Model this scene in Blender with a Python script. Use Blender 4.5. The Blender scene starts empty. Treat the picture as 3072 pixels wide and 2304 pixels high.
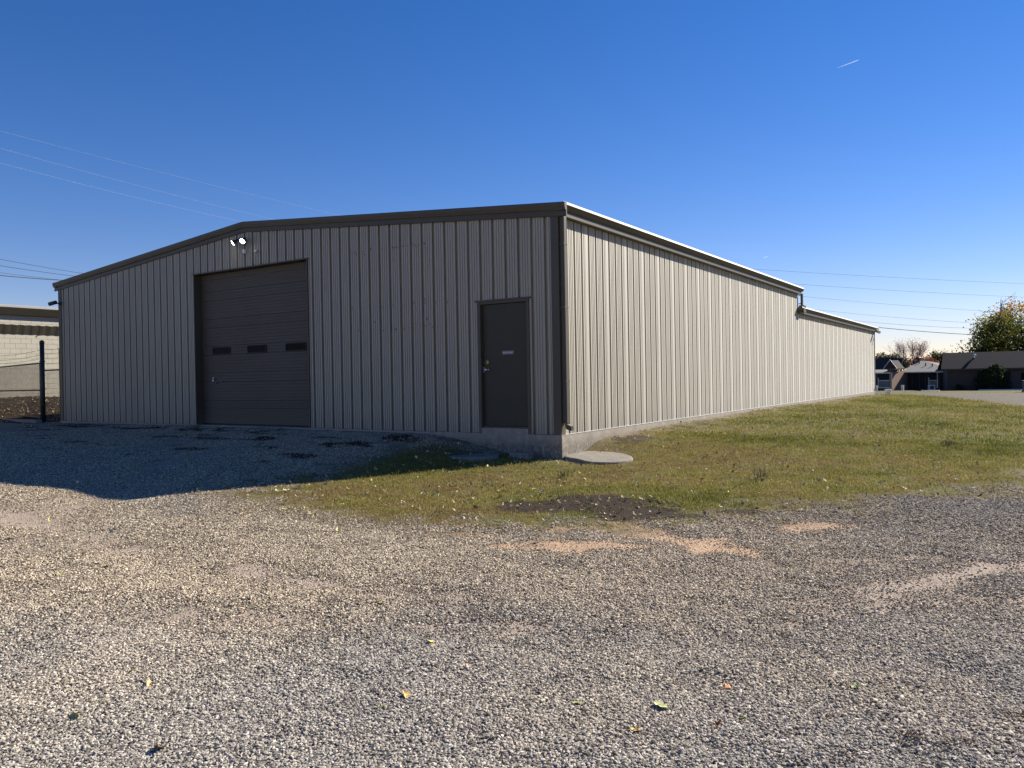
import bpy, bmesh, math, random
import numpy as np
from mathutils import Vector, Matrix
R = math.radians
random.seed(7); rng = np.random.default_rng(7)
S = bpy.context.scene
C = S.collection

# ------------------------------------------------------------------ camera, sky, sun, exposure
CAM = Vector((7.4123, -12.8968, 1.0786)); YAW, PITCH, ROLL, FPX = 0.583144, -0.006672, -0.017677, 2353.92
fw = Vector((-math.sin(YAW)*math.cos(PITCH), math.cos(YAW)*math.cos(PITCH), math.sin(PITCH)))
r0 = Vector((math.cos(YAW), math.sin(YAW), 0)); u0 = r0.cross(fw)
rt = r0*math.cos(ROLL)+u0*math.sin(ROLL); up = -r0*math.sin(ROLL)+u0*math.cos(ROLL)
cd = bpy.data.cameras.new("camera"); cam = bpy.data.objects.new("camera", cd); C.objects.link(cam)
m = Matrix((rt, up, -fw)).transposed().to_4x4(); m.translation = CAM; cam.matrix_world = m
cd.sensor_fit = 'HORIZONTAL'; cd.sensor_width = 36; cd.lens = FPX/3072*36; cd.clip_start = .05; cd.clip_end = 9000
S.camera = cam
SUN_AZ, SUN_EL = R(25.5), R(33)          # azimuth from +Y towards +X
W = bpy.data.worlds.new("World"); S.world = W; W.use_nodes = True
nt = W.node_tree; nt.nodes.clear()
sky = nt.nodes.new('ShaderNodeTexSky'); sky.sky_type = 'NISHITA'; sky.sun_disc = False
sky.sun_elevation = SUN_EL; sky.sun_rotation = SUN_AZ; sky.altitude = 0; sky.air_density = 1.0; sky.dust_density = 0; sky.ozone_density = 2
bg = nt.nodes.new('ShaderNodeBackground'); bg.inputs['Strength'].default_value = .053
wo = nt.nodes.new('ShaderNodeOutputWorld'); 
hs_ = nt.nodes.new('ShaderNodeHueSaturation'); hs_.inputs['Saturation'].default_value = 1.37; nt.links.new(sky.outputs[0], hs_.inputs['Color'])
wb_ = nt.nodes.new('ShaderNodeMix'); wb_.data_type = 'RGBA'; wb_.blend_type = 'MULTIPLY'; wb_.inputs[0].default_value = 1; wb_.inputs[7].default_value = (.95, .85, 1.14, 1)
nt.links.new(hs_.outputs[0], wb_.inputs[6]); nt.links.new(wb_.outputs[2], bg.inputs[0]); nt.links.new(bg.outputs[0], wo.inputs[0])
sl = bpy.data.lights.new("sun", 'SUN'); sl.energy = 5; sl.angle = R(.5); sl.color = (1, .93, .80)
so = bpy.data.objects.new("sun", sl); C.objects.link(so)
sd = Vector((math.sin(SUN_AZ)*math.cos(SUN_EL), math.cos(SUN_AZ)*math.cos(SUN_EL), math.sin(SUN_EL)))
so.rotation_euler = sd.to_track_quat('Z', 'Y').to_euler(); so.location = sd*80
S.view_settings.view_transform = 'Standard'; S.view_settings.look = 'None'; S.view_settings.gamma = 1
S.view_settings.use_curve_mapping = False; S.view_settings.exposure = 1.0
S.render.engine = 'CYCLES'

def at(u, v, depth):                     # a point of the place seen in direction (u, v) at a real distance along the view
    return CAM + (fw + rt*((u-1536)/FPX) - up*((v-1152)/FPX))*depth

# ------------------------------------------------------------------ helpers
def setp(o, label=None, cat=None, group=None, kind=None):
    if label: o['label'] = label
    if cat: o['category'] = cat
    if group: o['group'] = group
    if kind: o['kind'] = kind
    return o
def thing(name, label, cat, loc=(0, 0, 0), rz=0, group=None):
    o = bpy.data.objects.new(name, None); C.objects.link(o); o.empty_display_size = .2
    o.location = loc; o.rotation_euler = (0, 0, rz)
    return setp(o, label, cat, group)
def link(name, me, mats, parent=None, loc=None):
    o = bpy.data.objects.new(name, me); C.objects.link(o)
    if mats is not None and not me.materials:
        for k in (mats if isinstance(mats, (list, tuple)) else [mats]): me.materials.append(k)
    if parent: o.parent = parent
    if loc: o.location = loc
    return o
class MB:
    def __init__(s): s.v = []; s.f = []; s.mi = []; s.cur = 0; s.smooth = False
    def add(s, vs, fs):
        n = len(s.v); s.v += [tuple(x) for x in vs]; s.f += [tuple(i+n for i in f) for f in fs]; s.mi += [s.cur]*len(fs); return s
    def box(s, x0, y0, z0, x1, y1, z1, M=None):
        vs = [Vector(p) for p in ((x0,y0,z0),(x1,y0,z0),(x1,y1,z0),(x0,y1,z0),(x0,y0,z1),(x1,y0,z1),(x1,y1,z1),(x0,y1,z1))]
        if M: vs = [M @ p for p in vs]
        return s.add(vs, [(0,3,2,1),(4,5,6,7),(0,1,5,4),(1,2,6,5),(2,3,7,6),(3,0,4,7)])
    def tube(s, pts, r, n=6, caps=True):
        pts = [Vector(p) for p in pts]; rs = r if isinstance(r, (list, tuple)) else [r]*len(pts)
        rings = []; prev = None
        for i, p in enumerate(pts):
            t = (pts[min(i+1, len(pts)-1)]-pts[max(i-1, 0)]).normalized()
            a = prev if prev is not None else (Vector((0, 0, 1)) if abs(t.z) < .9 else Vector((1, 0, 0)))
            a = (a - t*a.dot(t)).normalized(); b = t.cross(a); prev = a
            rings.append([p+(a*math.cos(2*math.pi*k/n)+b*math.sin(2*math.pi*k/n))*rs[i] for k in range(n)])
        vs = [q for g in rings for q in g]; fs = []
        for i in range(len(pts)-1):
            for k in range(n): fs.append((i*n+k, i*n+(k+1) % n, (i+1)*n+(k+1) % n, (i+1)*n+k))
        if caps: fs += [tuple(range(n-1, -1, -1)), tuple(range((len(pts)-1)*n, len(pts)*n))]
        return s.add(vs, fs)
    def sweep(s, prof, path, close=True, caps=True):   # prof: list of offsets (Vector); path: list of points
        n = len(prof); vs = [Vector(p)+Vector(o) for p in path for o in prof]; fs = []
        for i in range(len(path)-1):
            for k in range(n if close else n-1): fs.append((i*n+k, (i+1)*n+k, (i+1)*n+(k+1) % n, i*n+(k+1) % n))
        if caps and close: fs += [tuple(range(n)), tuple(range(len(path)*n-1, (len(path)-1)*n-1, -1))]
        return s.add(vs, fs)
    def lathe(s, prof, n=16, M=None):                   # prof (r, z)
        vs = [Vector((r*math.cos(2*math.pi*k/n), r*math.sin(2*math.pi*k/n), z)) for r, z in prof for k in range(n)]
        if M: vs = [M @ p for p in vs]
        fs = [(i*n+k, i*n+(k+1) % n, (i+1)*n+(k+1) % n, (i+1)*n+k) for i in range(len(prof)-1) for k in range(n)]
        fs += [tuple(range(n-1, -1, -1)), tuple(range((len(prof)-1)*n, len(prof)*n))]
        return s.add(vs, fs)
    def mesh(s, name, fix=True):
        me = bpy.data.meshes.new(name); me.from_pydata(s.v, [], s.f)
        if fix:
            bm = bmesh.new(); bm.from_mesh(me); bmesh.ops.recalc_face_normals(bm, faces=bm.faces); bm.to_mesh(me); bm.free()
        if any(s.mi): me.polygons.foreach_set('material_index', s.mi)
        if s.smooth: me.polygons.foreach_set('use_smooth', [True]*len(me.polygons))
        return me
    def build(s, name, mats, parent=None, loc=None, fix=True, bevel=0):
        o = link(name, s.mesh(name, fix), mats, parent, loc)
        if bevel:
            b = o.modifiers.new('bevel', 'BEVEL'); b.width = bevel; b.segments = 2; b.limit_method = 'ANGLE'; b.angle_limit = R(40)
        return o

class NT:                                # tiny node helper
    def __init__(s, name):
        s.m = bpy.data.materials.new(name); s.m.use_nodes = True; s.t = s.m.node_tree
        s.b = s.t.nodes['Principled BSDF']; s.out = s.t.nodes['Material Output']
    def n(s, t, **k):
        o = s.t.nodes.new(t)
        for a, b in k.items():
            if a in o.inputs and not hasattr(o, a): o.inputs[a].default_value = b
            else: setattr(o, a, b)
        return o
    def l(s, a, b): s.t.links.new(a, b)
    def pos(s): return s.n('ShaderNodeNewGeometry').outputs['Position']
    def mapped(s, v, scale):
        mp = s.n('ShaderNodeMapping'); mp.inputs['Scale'].default_value = scale; s.l(v, mp.inputs['Vector']); return mp.outputs[0]
    def noise(s, v, scale, detail=4, rough=.55, dist=0):
        o = s.n('ShaderNodeTexNoise'); o.inputs['Scale'].default_value = scale; o.inputs['Detail'].default_value = detail
        o.inputs['Roughness'].default_value = rough; o.inputs['Distortion'].default_value = dist; s.l(v, o.inputs['Vector']); return o.outputs['Fac']
    def ramp(s, f, stops):
        o = s.n('ShaderNodeValToRGB'); cr = o.color_ramp
        while len(cr.elements) < len(stops): cr.elements.new(.5)
        for e, (p, c) in zip(cr.elements, stops): e.position = p; e.color = (c[0], c[1], c[2], 1) if hasattr(c, '__len__') else (c, c, c, 1)
        s.l(f, o.inputs[0]); return o.outputs[0]
    def mix(s, f, a, b, mode='MIX'):
        o = s.n('ShaderNodeMix', data_type='RGBA', blend_type=mode)
        for sock, val in ((o.inputs[0], f), (o.inputs[6], a), (o.inputs[7], b)):
            if hasattr(val, 'links') or hasattr(val, 'is_linked'): s.l(val, sock)
            elif hasattr(val, '__len__'): sock.default_value = (*val[:3], 1)
            else: sock.default_value = val
        return o.outputs[2]
    def math(s, op, a, b=0., clamp=False):
        o = s.n('ShaderNodeMath', operation=op, use_clamp=clamp)
        for sock, val in ((o.inputs[0], a), (o.inputs[1], b)):
            if hasattr(val, 'is_linked'): s.l(val, sock)
            else: sock.default_value = val
        return o.outputs[0]
    def bump(s, h, strength=.5, dist=.01, normal=None):
        o = s.n('ShaderNodeBump'); o.inputs['Strength'].default_value = strength; o.inputs['Distance'].default_value = dist
        s.l(h, o.inputs['Height'])
        if normal: s.l(normal, o.inputs['Normal'])
        s.l(o.outputs[0], s.b.inputs['Normal']); return o.outputs[0]
    def attr(s, name, typ='GEOMETRY'):
        o = s.n('ShaderNodeAttribute', attribute_name=name, attribute_type=typ); return o

def mat(name, col, rough=.6, metal=0, var=.12, scale=3., bump=0, bscale=40, spec=.5, stretch=(1, 1, 1), rand=0):
    k = NT(name); v = k.mapped(k.pos(), stretch)
    n = k.noise(v, scale, 6, .6)
    c = k.mix(k.ramp(n, [(.25, 0), (.75, 1)]), [x*(1-var) for x in col], [min(1, x*(1+var)) for x in col])
    if rand:
        oi = k.n('ShaderNodeObjectInfo'); f = k.math('ADD', k.math('MULTIPLY', oi.outputs['Random'], 2*rand), 1-rand)
        cc = k.n('ShaderNodeCombineColor')
        for i in range(3): k.l(f, cc.inputs[i])
        c = k.mix(1., c, cc.outputs[0], 'MULTIPLY')
    k.l(c, k.b.inputs['Base Color']); k.b.inputs['Roughness'].default_value = rough; k.b.inputs['Metallic'].default_value = metal
    k.b.inputs['Specular IOR Level'].default_value = spec
    if bump: k.bump(k.noise(v, bscale, 5, .6), bump, .01)
    return k.m

# ------------------------------------------------------------------ numpy noise and terrain height
def _hash(ix, iy, s):
    h = (ix.astype(np.int64)*374761393 + iy.astype(np.int64)*668265263 + s*1442695041) & 0xffffffff
    h = ((h ^ (h >> 13))*1274126177) & 0xffffffff
    return ((h ^ (h >> 16)) & 0xffff)/65535.
def vnoise(x, y, s=0):
    ix = np.floor(x); iy = np.floor(y); fx = x-ix; fy = y-iy; fx = fx*fx*(3-2*fx); fy = fy*fy*(3-2*fy)
    a = _hash(ix, iy, s); b = _hash(ix+1, iy, s); c = _hash(ix, iy+1, s); d = _hash(ix+1, iy+1, s)
    return (a*(1-fx)+b*fx)*(1-fy)+(c*(1-fx)+d*fx)*fy
def fbm(x, y, f=1., o=4, s=0):
    t = 0; a = .5
    for i in range(o): t = t+a*vnoise(x*f, y*f, s+i); f *= 2.03; a *= .5
    return t/(1-.5**o)
CP = np.array([(7.4,-12.9,-.5),(4,-11,-.5),(10,-10,-.5),(1,-10,-.5),(-3,-7,-.5),(-6,-7.2,-.41),(-12,-8,-.33),(-22,-9,-.25),(-4,-14,-.5),
 (-20,-.2,-.04),(-18.2,-.1,-.05),(-14,-.1,-.04),(-11,-.1,-.03),(-9,0,-.03),(-7,-.1,-.04),(-5,-.1,-.05),(-3.2,-.1,-.07),(-2.6,-.1,-.13),(-2.1,-.1,-.22),(-1.4,-.1,-.36),
 (-.6,-.1,-.43),(0,-.1,-.45),(.1,.5,-.45),(.1,.9,-.38),(.1,1.5,-.23),(.1,2.4,-.17),(.1,4.3,-.15),(.1,9,-.10),(.1,16,-.09),(.1,25,-.13),(.1,35,-.2),
 (1.2,0,-.49),(1.5,1.6,-.4),(2,-3,-.5),(4,-2,-.5),(4,3,-.34),(8,0,-.5),(9,10,-.45),(5,15,-.32),(10,25,-.55),(5,35,-.5),(16,35,-.75),(0,46,-.55),(2,60,-.8),(20,60,-.9),
 (-8,90,-1.14),(8,97,-1.2),(30,95,-1.3),(-30,90,-1.1),(30,10,-.7),(30,-15,-.6),(-10,-4,-.2),(-15,-4,-.17),(-4,-3.5,-.33),(-2,-2.5,-.45),
 (-19.5,2,.05),(-23,1.5,.3),(-25.5,2,.68),(-27,4,.7),(-20,8,.2),(-26,-6,-.05),(-30,10,.7),(-30,-20,-.4),(0,-25,-.55),(20,-30,-.6)], float)
TRK = [[(7.9,-4.2),(7.36,-4.96),(6.74,-6.19),(6.13,-7.26),(5.49,-7.78),(4.6,-8.13),(3.59,-8.44),(2.21,-8.58),(.1,-8.51),(-3.37,-8.25)], [(8.2,-5.8),(7.36,-6.42),(6.53,-7.02),(5.86,-7.95),(5.12,-8.43),(4,-9.1),(2.4,-9.7),(0,-10.2)], [(-6.5,-2),(-5.2,-5),(-3.2,-7.6),(-.8,-9.2),(1.8,-10.6)], [(-8.3,-2),(-7.2,-5.2),(-5.2,-8.2),(-2.2,-10.2),(1,-11.8)], [(8.6,-2.),(7.35,-3.83),(6.32,-5.53),(5.57,-7.01),(4.8,-7.5),(3.4,-7.7)]]
def pdist(x, y, L):
    d = np.full(x.shape, 1e9)
    for (ax, ay), (bx, by) in zip(L, L[1:]):
        ex, ey = bx-ax, by-ay; t = np.clip(((x-ax)*ex+(y-ay)*ey)/(ex*ex+ey*ey), 0, 1); d = np.minimum(d, (x-ax-t*ex)**2+(y-ay-t*ey)**2)
    return np.sqrt(d)
def tracks(x, y):
    wob = (fbm(x, y, 1.3, 3, 40)-.5)*.35; tr = np.zeros(x.shape)
    for i, L in enumerate(TRK): tr = np.maximum(tr, np.clip(1.25-(pdist(x, y, L)+wob)/(.46 if i < 2 else .5), 0, 1)*(1., .95, .75, .75, .8)[i])
    return np.clip(tr*np.clip(fbm(x, y, .9, 4, 41)*2.6-.5, .3, 1), 0, 1)
def _tps(r2): return np.where(r2 > 0, r2*np.log(np.maximum(r2, 1e-12)), 0)*.5
_n = len(CP); _K = _tps(((CP[:, None, :2]-CP[None, :, :2])**2).sum(-1)) + np.eye(_n)*.01
_P = np.c_[np.ones(_n), CP[:, :2]]; _A = np.block([[_K, _P], [_P.T, np.zeros((3, 3))]])
_w = np.linalg.solve(_A, np.r_[CP[:, 2], 0, 0, 0])
def H(x, y):
    x = np.asarray(x, float); y = np.asarray(y, float); sh = x.shape; x = x.ravel(); y = y.ravel()
    xc = np.clip(x, -32, 32); yc = np.clip(y, -28, 97)
    out = np.empty(len(x))
    for i in range(0, len(x), 20000):
        a = np.c_[xc[i:i+20000], yc[i:i+20000]]; r2 = ((a[:, None]-CP[None, :, :2])**2).sum(-1)
        out[i:i+20000] = _tps(r2)@_w[:_n] + _w[_n] + a@_w[_n+1:]
    near = np.exp(-((x-3)**2+(y+4)**2)/900)
    out += near*((fbm(x, y, .7, 3, 3)-.5)*.05 + (fbm(x, y, 4., 3, 9)-.5)*.022 - tracks(x, y)*.022)
    return out.reshape(sh)
def h1(x, y): return float(H(np.array([x]), np.array([y]))[0])

LAWN = np.array([(0,0),(-1.2,0),(-2.6,-.5),(-2.9,-1.7),(-2.6,-3.2),(-3.0,-4.8),(-1.9,-6.1),(-.5,-6.8),(1.2,-6.4),(2.2,-6.0),(3.2,-5.55),(3.75,-5.1),(4.35,-4.6),(5.1,-3.75),(5.9,-2.65),(6.5,-1.45),(7.3,-.4),(8.6,2),(9.4,8),(9,18),(7.2,27),(5.6,33.5),(3.6,40),(1.3,48),(-2,53),(-20,56),(-20,36.3),(0,36.3)], float)
def sdf(px, py, poly):
    d = np.full(px.shape, 1e9); ins = np.zeros(px.shape, bool); n = len(poly)
    for i in range(n):
        ax, ay = poly[i]; bx, by = poly[(i+1) % n]; ex, ey = bx-ax, by-ay
        t = np.clip(((px-ax)*ex+(py-ay)*ey)/(ex*ex+ey*ey), 0, 1); d = np.minimum(d, (px-ax-t*ex)**2+(py-ay-t*ey)**2)
        c = (ay > py) != (by > py); xi = ax+(py-ay)*ex/(ey if ey else 1e-9); ins ^= c & (px < xi)
    d = np.sqrt(d); return np.where(ins, d, -d)
def blob(x, y, cx, cy, rx, ry, ang, s=0, k=1.):
    a = R(ang); dx = x-cx; dy = y-cy; u = (dx*math.cos(a)+dy*math.sin(a))/rx; v = (-dx*math.sin(a)+dy*math.cos(a))/ry
    return np.clip((1-np.sqrt(u*u+v*v)+(fbm(x, y, 2.2, 4, 20+s)-.5)*1.5)*2.2*k, 0, 1)
def masks(x, y):
    n = (fbm(x, y, .8, 4, 5)-.5)*1.5 + (fbm(x, y, 5, 3, 6)-.5)*.9
    lawn = np.clip((sdf(x, y, LAWN)+n*1.1)/1.9+.42, 0, 1)
    far = np.clip((y-(63.5+x*.12)+n)/1., 0, 1); lawn = np.maximum(lawn, far)
    lawn = np.maximum(lawn, np.clip((np.hypot(x-5, y-20)-85)/5, 0, 1))
    clay = np.maximum.reduce([blob(x,y,3.8,-6.4,.8,.34,28,1,.85), blob(x,y,4.4,-5.65,1.3,.46,-22,2,.85), blob(x,y,3.75,-5.5,.8,.34,20,4,.85), blob(x,y,5.5,-4.45,.8,.28,25,3,.85), blob(x,y,2.6,-6.4,.8,.26,20,7,.5)*.7])
    soil = np.maximum.reduce([blob(x,y,2.7,-4.35,1.15,.8,20,5), blob(x,y,3.8,-4.6,.9,.45,35,6), blob(x,y,4.6,-3.9,.55,.25,38,8)*.7, blob(x,y,.5,2.3,.4,.8,0,9)*.6])
    # dark leaf and mud patches on the drive by the doors
    dark = np.zeros_like(x)
    for i, (cx, cy, rx, ry) in enumerate([(-9,-.7,3.,.5),(-6.3,-1.6,.7,.35),(-7.6,-2.,.9,.35),(-5.3,-2.6,.6,.3),(-4.2,-1.6,.6,.3),(-5.2,-1.2,.8,.25),(-9.5,-2.2,.6,.25),(-6.8,-3.2,.5,.22),(-3.6,-.7,.9,.5),(-3.9,-2.9,.45,.3),(-12,-1.,2.5,.35),(-16,-.8,2,.4),(-8.4,-4.2,.4,.15),(-10.5,-3.5,.4,.15)]):
        dark = np.maximum(dark, np.clip((1-np.sqrt(((x-cx)/rx)**2+((y-cy)/ry)**2)+(fbm(x*.6, y*1.5, 2.6, 5, 30+i)-.5)*3.2)*1.6, 0, 1))
    dark = np.maximum(dark, np.clip((fbm(x*.55, y*1.3, 1.5, 5, 55)-.60)*7, 0, 1)*np.clip((y+6.5)/3, 0, 1)*np.clip((-1.5-x)/2, 0, 1)*.8)
    bank = np.clip((-18.6-x)/.8, 0, 1)*np.clip((y+.9)/.5, 0, 1)*np.clip((30-y)/4, 0, 1)
    soil = np.maximum(soil, dark*.85*(1-lawn)); soil = np.maximum(soil, bank)
    soil = np.clip(soil, 0, 1); lawn = lawn*(1-bank)
    tr = tracks(x, y)
    return lawn, clay, soil, np.clip(tr, 0, 1)

# ------------------------------------------------------------------ ground sheet, split by what it is
def ground_material(dull=1.):
    k = NT('ground'); p = k.pos()
    mk = k.attr('mask'); sp = k.n('ShaderNodeSeparateColor'); k.l(mk.outputs['Color'], sp.inputs[0])
    lawn, clay, soil = sp.outputs[0], sp.outputs[1], sp.outputs[2]; track = k.attr('track').outputs['Fac']
    vo = k.n('ShaderNodeTexVoronoi'); vo.inputs['Scale'].default_value = 62; k.l(p, vo.inputs['Vector'])
    hs = k.n('ShaderNodeSeparateColor'); k.l(vo.outputs['Color'], hs.inputs[0])
    stone = k.ramp(hs.outputs[0], [(0, (.07, .062, .05)), (.35, (.17, .15, .122)), (.7, (.28, .25, .205)), (1, (.46, .415, .345))])  # stone base kept dark, painting shadow into gaps between the scattered stones
    big = k.noise(p, .35, 4, .6)
    tint = k.ramp(big, [(.32, (.80, .82, .86)), (.5, (1, .96, .9)), (.68, (1.06, .94, .85))])
    stone = k.mix(1., stone, tint, 'MULTIPLY')
    pale = k.mix(k.ramp(k.noise(p, 90, 3, .7), [(.3, 0), (.7, 1)]), (.15, .125, .095), (.36, .305, .235))
    g = k.mix(k.ramp(k.noise(p, 1.3, 5, .65), [(.35, 0), (.65, .8)]), stone, pale)
    g = k.mix(track, g, k.mix(k.noise(p, 70, 3), (.27, .21, .165), (.45, .365, .295)))
    so = k.mix(k.ramp(k.noise(p, 26, 6, .75), [(.35, 0), (.7, 1)]), (.013, .009, .006), (.07, .047, .03))
    gr = k.ramp(k.noise(p, 30, 5, .75), [(.25, (.055, .042, .018)), (.5, (.125, .098, .042)), (.75, (.21, .165, .075))])
    gr = k.mix(k.ramp(k.noise(p, .5, 4, .6), [(.42, 0), (.62, .75)]), gr, k.mix(k.noise(p, 40, 3), (.05, .068, .018), (.14, .16, .045)))
    cl = k.mix(k.ramp(k.noise(p, 9, 6, .7), [(.3, 0), (.7, 1)]), (.38, .245, .15), (.52, .375, .255))
    brk = k.noise(p, 14, 5, .75)
    def soft(mk_, a=.22): return k.math('MULTIPLY', k.math('SUBTRACT', k.math('ADD', mk_, k.math('MULTIPLY', k.math('SUBTRACT', brk, .5), 1.2)), a), 2.4, True)
    if dull < 1: g = k.mix(1., g, (dull*.96, dull*.98, dull*1.04), 'MULTIPLY')
    c = k.mix(soft(clay), g, cl); ed_ = k.math('MULTIPLY', k.math('MULTIPLY', lawn, k.math('SUBTRACT', 1., lawn)), 3.4, True); c = k.mix(k.math('MULTIPLY', ed_, k.ramp(brk, [(.3, .2), (.6, 1)])), c, k.mix(k.noise(p, 35, 4, .7), (.10, .072, .042), (.24, .18, .115))); c = k.mix(soft(lawn, .38), c, gr); c = k.mix(soft(soil), c, so)
    k.l(c, k.b.inputs['Base Color']); k.b.inputs['Roughness'].default_value = .95; k.b.inputs['Specular IOR Level'].default_value = .15
    hgt = k.math('ADD', k.math('MULTIPLY', vo.outputs['Distance'], -1.), k.math('MULTIPLY', k.noise(p, 120, 3, .7), .6))
    k.bump(hgt, .9, .012)
    return k.m
def spaced(a, b, s): return list(np.arange(a, b-1e-6, s))
gx = spaced(-900,-60,60)+spaced(-60,-28,2)+spaced(-28,-12,.4)+spaced(-12,11,.09)+spaced(11,20,.5)+spaced(20,60,2)+spaced(60,901,60)
gy = spaced(-120,-24,8)+spaced(-24,-13,.5)+spaced(-13,3,.09)+spaced(3,14,.2)+spaced(14,40,.45)+spaced(40,110,1.2)+spaced(110,1500,60)
gx = np.array(gx); gy = np.array(gy)
X, Y = np.meshgrid(gx, gy); LW, CL, SO, TR = masks(X, Y); Z = H(X, Y)
nx, ny = len(gx), len(gy); pts = np.stack([X, Y, Z], -1).reshape(-1, 3)
ii = (np.arange(ny-1)[:, None]*nx+np.arange(nx-1)[None]); quads = np.stack([ii, ii+1, ii+nx+1, ii+nx], -1).reshape(-1, 4)
cx = (X[:-1, :-1]+X[1:, 1:]).ravel()/2; cy = (Y[:-1, :-1]+Y[1:, 1:]).ravel()/2
lawnc = LW[:-1, :-1].ravel() > .45
farc = (np.abs(cx-4) > 70) | (cy > 112) | (cy < -40)
yard = (cx < -17) & (cy > .1) & ~lawnc
road = (cy > 26) & ~lawnc & ~yard
flawn = lawnc & (cy > 56)
inside = (cx > -18) & (cx < -.3) & (cy > .3) & (cy < 36)
cls = np.where(farc, 0, np.where(yard, 4, np.where(flawn, 5, np.where(lawnc, 2, np.where(road, 3, 1)))))
GM = ground_material(); GM2 = ground_material(.55)
mcol = np.stack([LW, CL, SO, np.ones_like(LW)], -1).reshape(-1, 4).astype(np.float32); tcol = TR.ravel().astype(np.float32)
for c, name in ((0, 'ground'), (1, 'gravel_yard'), (2, 'lawn'), (3, 'gravel_road'), (4, 'dirt_bank'), (5, 'house_lawn')):
    sel = quads[(cls == c) & ~inside]; used = np.unique(sel); rem = np.zeros(len(pts), np.int64); rem[used] = np.arange(len(used))
    me = bpy.data.meshes.new(name); me.vertices.add(len(used)); me.vertices.foreach_set('co', pts[used].ravel())
    f = rem[sel]; me.loops.add(f.size); me.loops.foreach_set('vertex_index', f.ravel())
    me.polygons.add(len(f)); me.polygons.foreach_set('loop_start', np.arange(len(f))*4); me.polygons.foreach_set('use_smooth', np.ones(len(f), bool))
    me.update()
    a = me.attributes.new('mask', 'FLOAT_COLOR', 'POINT'); a.data.foreach_set('color', mcol[used].ravel())
    a = me.attributes.new('track', 'FLOAT', 'POINT'); a.data.foreach_set('value', tcol[used])
    me.validate(); o = link(name, me, GM2 if c == 3 else GM); setp(o, kind='structure')

# ------------------------------------------------------------------ materials
def siding_mat(name, col, rough=.38, spec=.5, sheen=0.):
    k = NT(name); p = k.pos()
    st = k.noise(k.mapped(p, (9, 9, .35)), 1.6, 5, .6); n2 = k.noise(k.mapped(p, (1, 1, .6)), .8, 5, .62)
    c = k.mix(k.ramp(st, [(.3, 0), (.7, 1)]), [x*.97 for x in col], [x*1.03 for x in col])
    c = k.mix(k.ramp(n2, [(.35, 0), (.68, .6)]), c, [col[0]*.84, col[1]*.79, col[2]*.76])
    sx = k.n('ShaderNodeSeparateXYZ'); k.l(p, sx.inputs[0])                      # splash dirt on the lowest half metre
    low = k.math('SUBTRACT', 1., k.math('DIVIDE', sx.outputs[2], .55), True)
    low = k.math('MULTIPLY', k.math('MULTIPLY', low, low), k.ramp(k.noise(k.mapped(p, (6, 6, 1.2)), 2., 5, .7), [(.3, .2), (.65, .95)]))
    c = k.mix(low, c, (.13, .10, .07))
    oi = k.n('ShaderNodeObjectInfo'); f = k.math('ADD', k.math('MULTIPLY', oi.outputs['Random'], .07), .965)
    cc = k.n('ShaderNodeCombineColor')
    for i in range(3): k.l(f, cc.inputs[i])
    c = k.mix(1., c, cc.outputs[0], 'MULTIPLY')
    k.l(c, k.b.inputs['Base Color']); k.b.inputs['Roughness'].default_value = rough
    k.b.inputs['Specular IOR Level'].default_value = spec; k.b.inputs['Sheen Weight'].default_value = sheen; k.b.inputs['Sheen Roughness'].default_value = .35
    k.bump(k.noise(k.mapped(p, (1, 1, .45)), 1.3, 2, .5), .16, .02)
    return k.m
M_SID = siding_mat('siding_paint', (.255, .218, .138), .58, 1.0, 1.0); M_SID.node_tree.nodes['Principled BSDF'].inputs['IOR'].default_value = 1.85
M_TRIM = siding_mat('trim_paint', (.078, .068, .048), .5, .4)
M_ROOF = mat('roof_metal', (.62, .60, .56), .45, 0, .05, 2)
M_LIP = mat('gutter_lip_paint', (.20, .182, .15), .6, 0, .06, 3)
M_ODOOR = siding_mat('overhead_door_paint', (.10, .084, .064), .55, .3)
M_MDOOR = mat('door_paint', (.05, .044, .03), .5, 0, .08, 1.5, spec=.3)
M_GLASS = mat('dark_glass', (.006, .006, .007), .2, 0, 0, 1, spec=.03)
M_BLK = mat('black_rubber', (.012, .012, .012), .7, 0, .1)
M_STEEL = mat('brushed_steel', (.55, .55, .56), .35, .9, .08, 20)
M_BRASS = mat('brass', (.55, .44, .16), .4, .8, .1, 20)
M_WHITE = mat('white_plastic', (.72, .71, .68), .5, 0, .08, 8)
M_WTRIM = mat('white_trim_paint', (.66, .65, .62), .6, 0, .06, 3)
M_DMET = mat('dark_fence_metal', (.03, .038, .036), .5, .2, .2, 6)
M_GALV = mat('galvanised_wire', (.09, .085, .08), .5, .5, .1)
M_CABLE = mat('cable', (.02, .02, .022), .7)
M_WIRE = mat('weathered_wire', (.20, .20, .21), .5)
M_ADH = mat('adhesive_residue', (.035, .03, .028), .8)
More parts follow.
